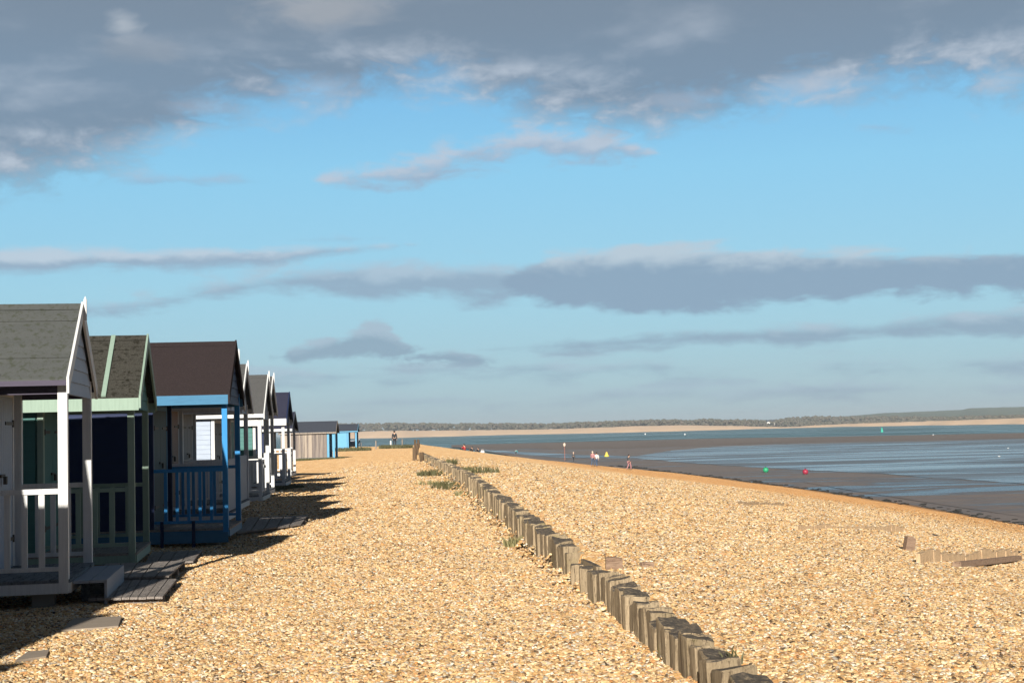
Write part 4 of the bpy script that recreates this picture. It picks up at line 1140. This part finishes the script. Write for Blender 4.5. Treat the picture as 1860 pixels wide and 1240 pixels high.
def bag(loc_, label, c, s=.4):
    q = MB().ball((0, 0, s*.35), s*.55, s*.4, s*.4, 10, 7, .05); o = q.build('bag', c, None, True); o.location = loc_
    hq = MB().tube([(-s*.3, 0, s*.6), (-s*.2, 0, s*.95), (s*.2, 0, s*.95), (s*.3, 0, s*.6)], s*.05, 6); hq.build('handle', c, o); tag(o, label, 'bag')
bag(pd(876, 175), 'pale bag at the right end of the seated group', whitec, .5)
person(pm(937, 826), 2.8, 'person in a teal jacket crouching at the edge of the mud', tealc, grey, hairb, 'bend', 1.15)
person(pm(1042, 839), -2.6, 'person in dark clothes walking on the wet mud', grey, black, cream, 'walk', 1.0)
person(pm(1077, 846.5), 2.7, 'person in a pink top walking beside another on the mud', pink, denim, cream, 'walk', .9)
person(pm(1084, 847), -2.9, 'person in white and pink top with dark shoes beside the one in pink', whitec, denim, hairb, 'walk', .85)
person(pm(1143, 853), 2.2, 'rightmost walker in a dark jacket and pinkish trousers on the mud', grey, pink, hairb, 'walk', .95)

# ------------------------------------------------------------------ posts, buoys, birds, house
def post(px, pytop, pybot, label, m, r=.06, ring=None):
    p = pg(px, pybot); h_ = (pybot-pytop)/F*p[1]
    o = MB().tube([(0, 0, -.2), (0, 0, h_-.03), (0, 0, h_)], [r, r, r*.6], 10).build('marker_post', m); o.location = p; tag(o, label, 'post', 'slim posts on the shingle skyline')
    return o, p, h_
post(656, 803, 817, 'grey post nearest the farthest hut', M['greystain'], .07)
post(683, 800, 815.5, 'pale post halfway between the farthest hut and the person in black', M['tanwood'], .07)
post(710, 800, 812.5, 'white post immediately left of the person in black', M['white'], .09)
post(731, 797, 813.5, 'pale post right of the person in black', M['tanwood'], .07)
p = pg(646.5, 816); hh = (816-783)/F*p[1]
lb = empty('lifebuoy_post', p); tag(lb, 'dark post carrying a white lifebuoy ring, right of the farthest hut', 'lifebuoy post')
MB().tube([(0, 0, -.2), (0, 0, hh)], .10, 10).build('pole', M['iron'], lb)
ring = MB(); pts = [(.22*math.cos(a*math.pi/8)+.18, -.14, hh*.46+.22*math.sin(a*math.pi/8)) for a in range(17)]
ring.tube(pts, .075, 8, False); ring.build('lifebuoy', M['white'], lb, True)
MB().box(-.55, -.02, .12, .16, .3, hh*.5).build('board', M['greypaint'], lb)
# beacon with a pale round head
p = pm(1026, 836); hh = (836-803)/F*p[1]
bc = empty('channel_beacon', p); tag(bc, 'thin rusty marker pole with a round cream topmark standing in the mud', 'beacon')
MB().tube([(0, 0, -.2), (0, 0, hh*.8)], .055, 8).build('pole', plain('rust', srgb(150, 96, 84), .8), bc)
MB().ball((0, 0, hh*.86), .24, .24, .36, 14, 10).build('topmark', cream, bc, True)
def buoy(px, py, rpx, c, label, zf=pm, band_=True):
    p = zf(px, py); r = rpx/F*p[1]
    o = empty('mooring_buoy', p); tag(o, label, 'buoy', 'mooring buoys on the mud and water')
    MB().ball((0, 0, r*.85), r, r, r*.95, 18, 12).build('float', c, o, True)
    MB().tube([(0, 0, r*1.75), (0, 0, r*1.95)], r*.22, 8).build('collar', M['iron'], o)
    q = MB(); q.tube([(r*.18*math.cos(a*math.pi/6), 0, r*2.08+r*.18*math.sin(a*math.pi/6)) for a in range(13)], r*.05, 6, False); q.build('shackle', M['iron'], o)
buoy(1391, 857.5, 5.2, plain('green_plastic', (.02, .30, .14), .45, .1), 'round green buoy lying on the mud')
buoy(1463, 861, 5.4, plain('dark_red_plastic', (.30, .02, .05), .45, .1), 'round dark red buoy lying on the mud right of the green one')
def seabuoy(px, py, hpx, wpx, c, label, z, nm='channel_buoy'):
    p = hit(px, py, z) if z is not None else Vector(pm(px, py)); H, Wd = hpx/F*p.y, wpx/F*p.y
    o = empty(nm, p); tag(o, label, 'buoy')
    MB().tube([(0, 0, -.3), (0, 0, H*.12), (0, 0, H*.25), (0, 0, H*.3)], [Wd*.45, Wd*.5, Wd*.5, Wd*.3], 14).build('float', c, o)
    MB().tube([(0, 0, H*.29), (0, 0, H*.8)], [Wd*.36, Wd*.18], 10).build('tower', c, o)
    MB().tube([(0, 0, H*.8), (0, 0, H)], [Wd*.26, Wd*.02], 10).build('topmark', c, o)
seabuoy(1102, 829, 9, 9, plain('yellow_plastic', (.72, .55, .08), .5, .1), 'yellow conical buoy grounded on the mud behind the walkers', None)
seabuoy(1602, 784.5, 9, 5, plain('navigation_green', (.02, .42, .30), .5, .1), 'green conical channel buoy out on the sea', ZSEA)
for px, py, lb_ in ((1244, 789.5, 'small white mooring buoy on the sea left of the green channel buoy'), (1695, 791, 'small white mooring buoy on the sea right of the green channel buoy'), (1172, 789, 'tiny white mooring buoy farthest left on the sea')):
    p = hit(px, py, ZSEA); r = 1.5/F*p.y
    o = MB().ball((0, 0, r*.5), r, r, r*1.2, 12, 8).build('mooring_buoy', M['white'], None, True); o.location = p; tag(o, lb_, 'buoy')
def gull(px, py, s, rz, label):
    p = pm(px, py); o = empty('gull', p, rz); 
    o2 = skinned('gull', [(0, 0, .26*s), (.16*s, 0, .27*s), (.26*s, 0, .34*s), (.32*s, 0, .39*s), (.40*s, 0, .37*s), (-.18*s, 0, .24*s), (-.34*s, 0, .25*s), (.02*s, .05*s, .14*s), (.02*s, .05*s, 0), (.02*s, -.05*s, .14*s), (.02*s, -.05*s, 0)],
                 [(0, 1), (1, 2), (2, 3), (3, 4), (0, 5), (5, 6), (0, 7), (7, 8), (0, 9), (9, 10)], [r*s for r in (.10, .085, .045, .05, .012, .07, .02, .012, .010, .012, .010)], M['white'])
    bpy.data.objects.remove(o); o2.location = p; o2.rotation_euler = (0, 0, rz); tag(o2, label, 'gull')
gull(1831, 815, .62, .3, 'white gull standing in the shallows near the right edge')
gull(1815, 830, .55, 2.8, 'white gull on the pool, nearer than the other')
# house among the far trees
k = min(shore, key=lambda s: abs(s[0]-1405)); dd = k[1]*(k[2]+40); HS = F/ (k[2]+40)
hz_ = EYE + math.tan(azel(1405, 771)[1])*(k[2]+40)
ho = empty('seaside_house', (dd.x, dd.y, hz_-1.0)); tag(ho, 'white house with grey roof among the trees across the water', 'house')
MB().box(-4.4, 4.4, -3, 3, 0, 4.4).build('wall', plain('white_render', (.8, .8, .78), .8), ho)
MB().prism([(-3.5, 4.3), (3.5, 4.3), (0, 6.6)], 'x', -4.9, 4.9).build('roof', M['felt_slate'], ho)
q = MB()
for x in (-3.2, -.6, 2.0): q.box(x, x+1.1, -3.04, -3.001, 1.6, 3.1)
q.build('window', plain('window_glass', (.03, .04, .05), .15), ho)

# ------------------------------------------------------------------ far woods and hills
def wood_mat(name, a, b_, c, sc=.12):
    m, t, b = mat(name); g = t.n('ShaderNodeNewGeometry').outputs['Position']
    n = t.noise(g, sc, 6, .7); n2 = t.noise(g, sc*6, 5, .7)
    cc = t.mix(t.smooth(n, .35, .65), a, b_); cc = t.mix(t.smooth(n2, .5, .7), cc, c)
    t.put(b.inputs['Base Color'], cc); b.inputs['Roughness'].default_value = 1.0; b.inputs['Specular IOR Level'].default_value = 0
    return m
hz_m = bpy.data.materials.new('haze'); hz_m.use_nodes = True; _t = NT(hz_m.node_tree); _t.N.clear()
_v = _t.n('ShaderNodeVolumePrincipled'); _v.inputs['Color'].default_value = (0.76, 0.88, 0.98, 1); _v.inputs['Density'].default_value = 0.00021; _v.inputs['Anisotropy'].default_value = 0.05
_o = _t.n('ShaderNodeOutputMaterial'); _t.L.new(_v.outputs[0], _o.inputs['Volume'])
hz_o = MB().box(-6200, 6200, -300, 6200, -8, 42).build('haze', hz_m); hz_o['kind'] = 'stuff'
WOOD = wood_mat('bare_winter_wood', srgb(100, 92, 84), srgb(86, 86, 72), srgb(70, 66, 60))
def wood(name, top, base, depth, n, rpx, label, seed, m):
    rnd = random.Random(seed); q = MB()
    x0, x1 = top[0][0], top[-1][0]
    ico = [Vector(v) for v in ((0, 0, 1), (.894, 0, .447), (.276, .851, .447), (-.724, .526, .447), (-.724, -.526, .447), (.276, -.851, .447), (.724, .526, -.447), (-.276, .851, -.447), (-.894, 0, -.447), (-.276, -.851, -.447), (.724, -.526, -.447), (0, 0, -1))]
    icf = [(0, 1, 2), (0, 2, 3), (0, 3, 4), (0, 4, 5), (0, 5, 1), (1, 6, 2), (2, 6, 7), (2, 7, 3), (3, 7, 8), (3, 8, 4), (4, 8, 9), (4, 9, 5), (5, 9, 10), (5, 10, 1), (1, 10, 6), (11, 7, 6), (11, 8, 7), (11, 9, 8), (11, 10, 9), (11, 6, 10)]
    for _ in range(n):
        px = rnd.uniform(x0, x1); s = shore[min(range(len(shore)), key=lambda i: abs(shore[i][0]-px))]
        dist = s[2]+rnd.uniform(*depth); dirn = ray(px, 700); dirn = Vector((dirn.x, dirn.y, 0)).normalized()
        tp = interp(top, px)+1.6*mnoise.noise((px*.03, seed, 0))+1.3*mnoise.noise((px*.12, seed, 5))
        bp = interp(base, px)
        f = rnd.random()**.55
        py = bp+(tp-bp)*f
        r = rpx/F*dist*rnd.uniform(.5, 1.2)
        z = EYE+math.tan(azel(px, py)[1])*dist - r*.8
        c = dirn*dist
        vs = [(c.x+v.x*r*1.3*rnd.uniform(.7, 1.3), c.y+v.y*r*1.3*rnd.uniform(.7, 1.3), z+v.z*r*rnd.uniform(.6, 1.35)) for v in ico]
        q.add(vs, icf)
    o = q.build(name, m); tag(o, label, 'wood', kind='stuff'); return o
BASE = [(x, y+1.5) for x, y in SANDTOP]
wood('far_woodland', [(560, 769), (650, 768), (700, 767), (860, 768), (1000, 767.5), (1160, 762), (1300, 760.5), (1420, 762), (1500, 765), (1700, 762), (1860, 757), (2200, 746)], BASE, (20, 160), 6500, 2.6, 'grey brown winter woodland along the far shore', 3, WOOD)
wood('far_woodland', [(1380, 765), (1430, 757), (1470, 755), (1600, 755), (1700, 756), (1860, 752), (2200, 742)], BASE, (200, 420), 2600, 3.0, 'taller wood behind the far shore on the right', 9, WOOD)
rows = [[], [], []]
HILL = [(1300, 775), (1440, 765), (1520, 757), (1600, 750), (1700, 746), (1745, 744), (1760, 741), (1860, 738.5), (2000, 734), (2300, 728)]
px = 1300
while px <= 2300:
    D_ = 3000; d = ray(px, 700); d = Vector((d.x, d.y, 0)).normalized()
    zt = EYE+math.tan(azel(px, interp(HILL, px)+.6*mnoise.noise((px*.08, 1, 1)))[1])*D_
    a = d*(D_-900); rows[0].append((a.x, a.y, -3)); a = d*D_; rows[1].append((a.x, a.y, zt)); a = d*(D_+900); rows[2].append((a.x, a.y, zt*.5)); px += 6
grid_mesh('hills', rows, wood_mat('hill_woods', srgb(92, 100, 84), srgb(110, 116, 92), srgb(72, 80, 70), .01))
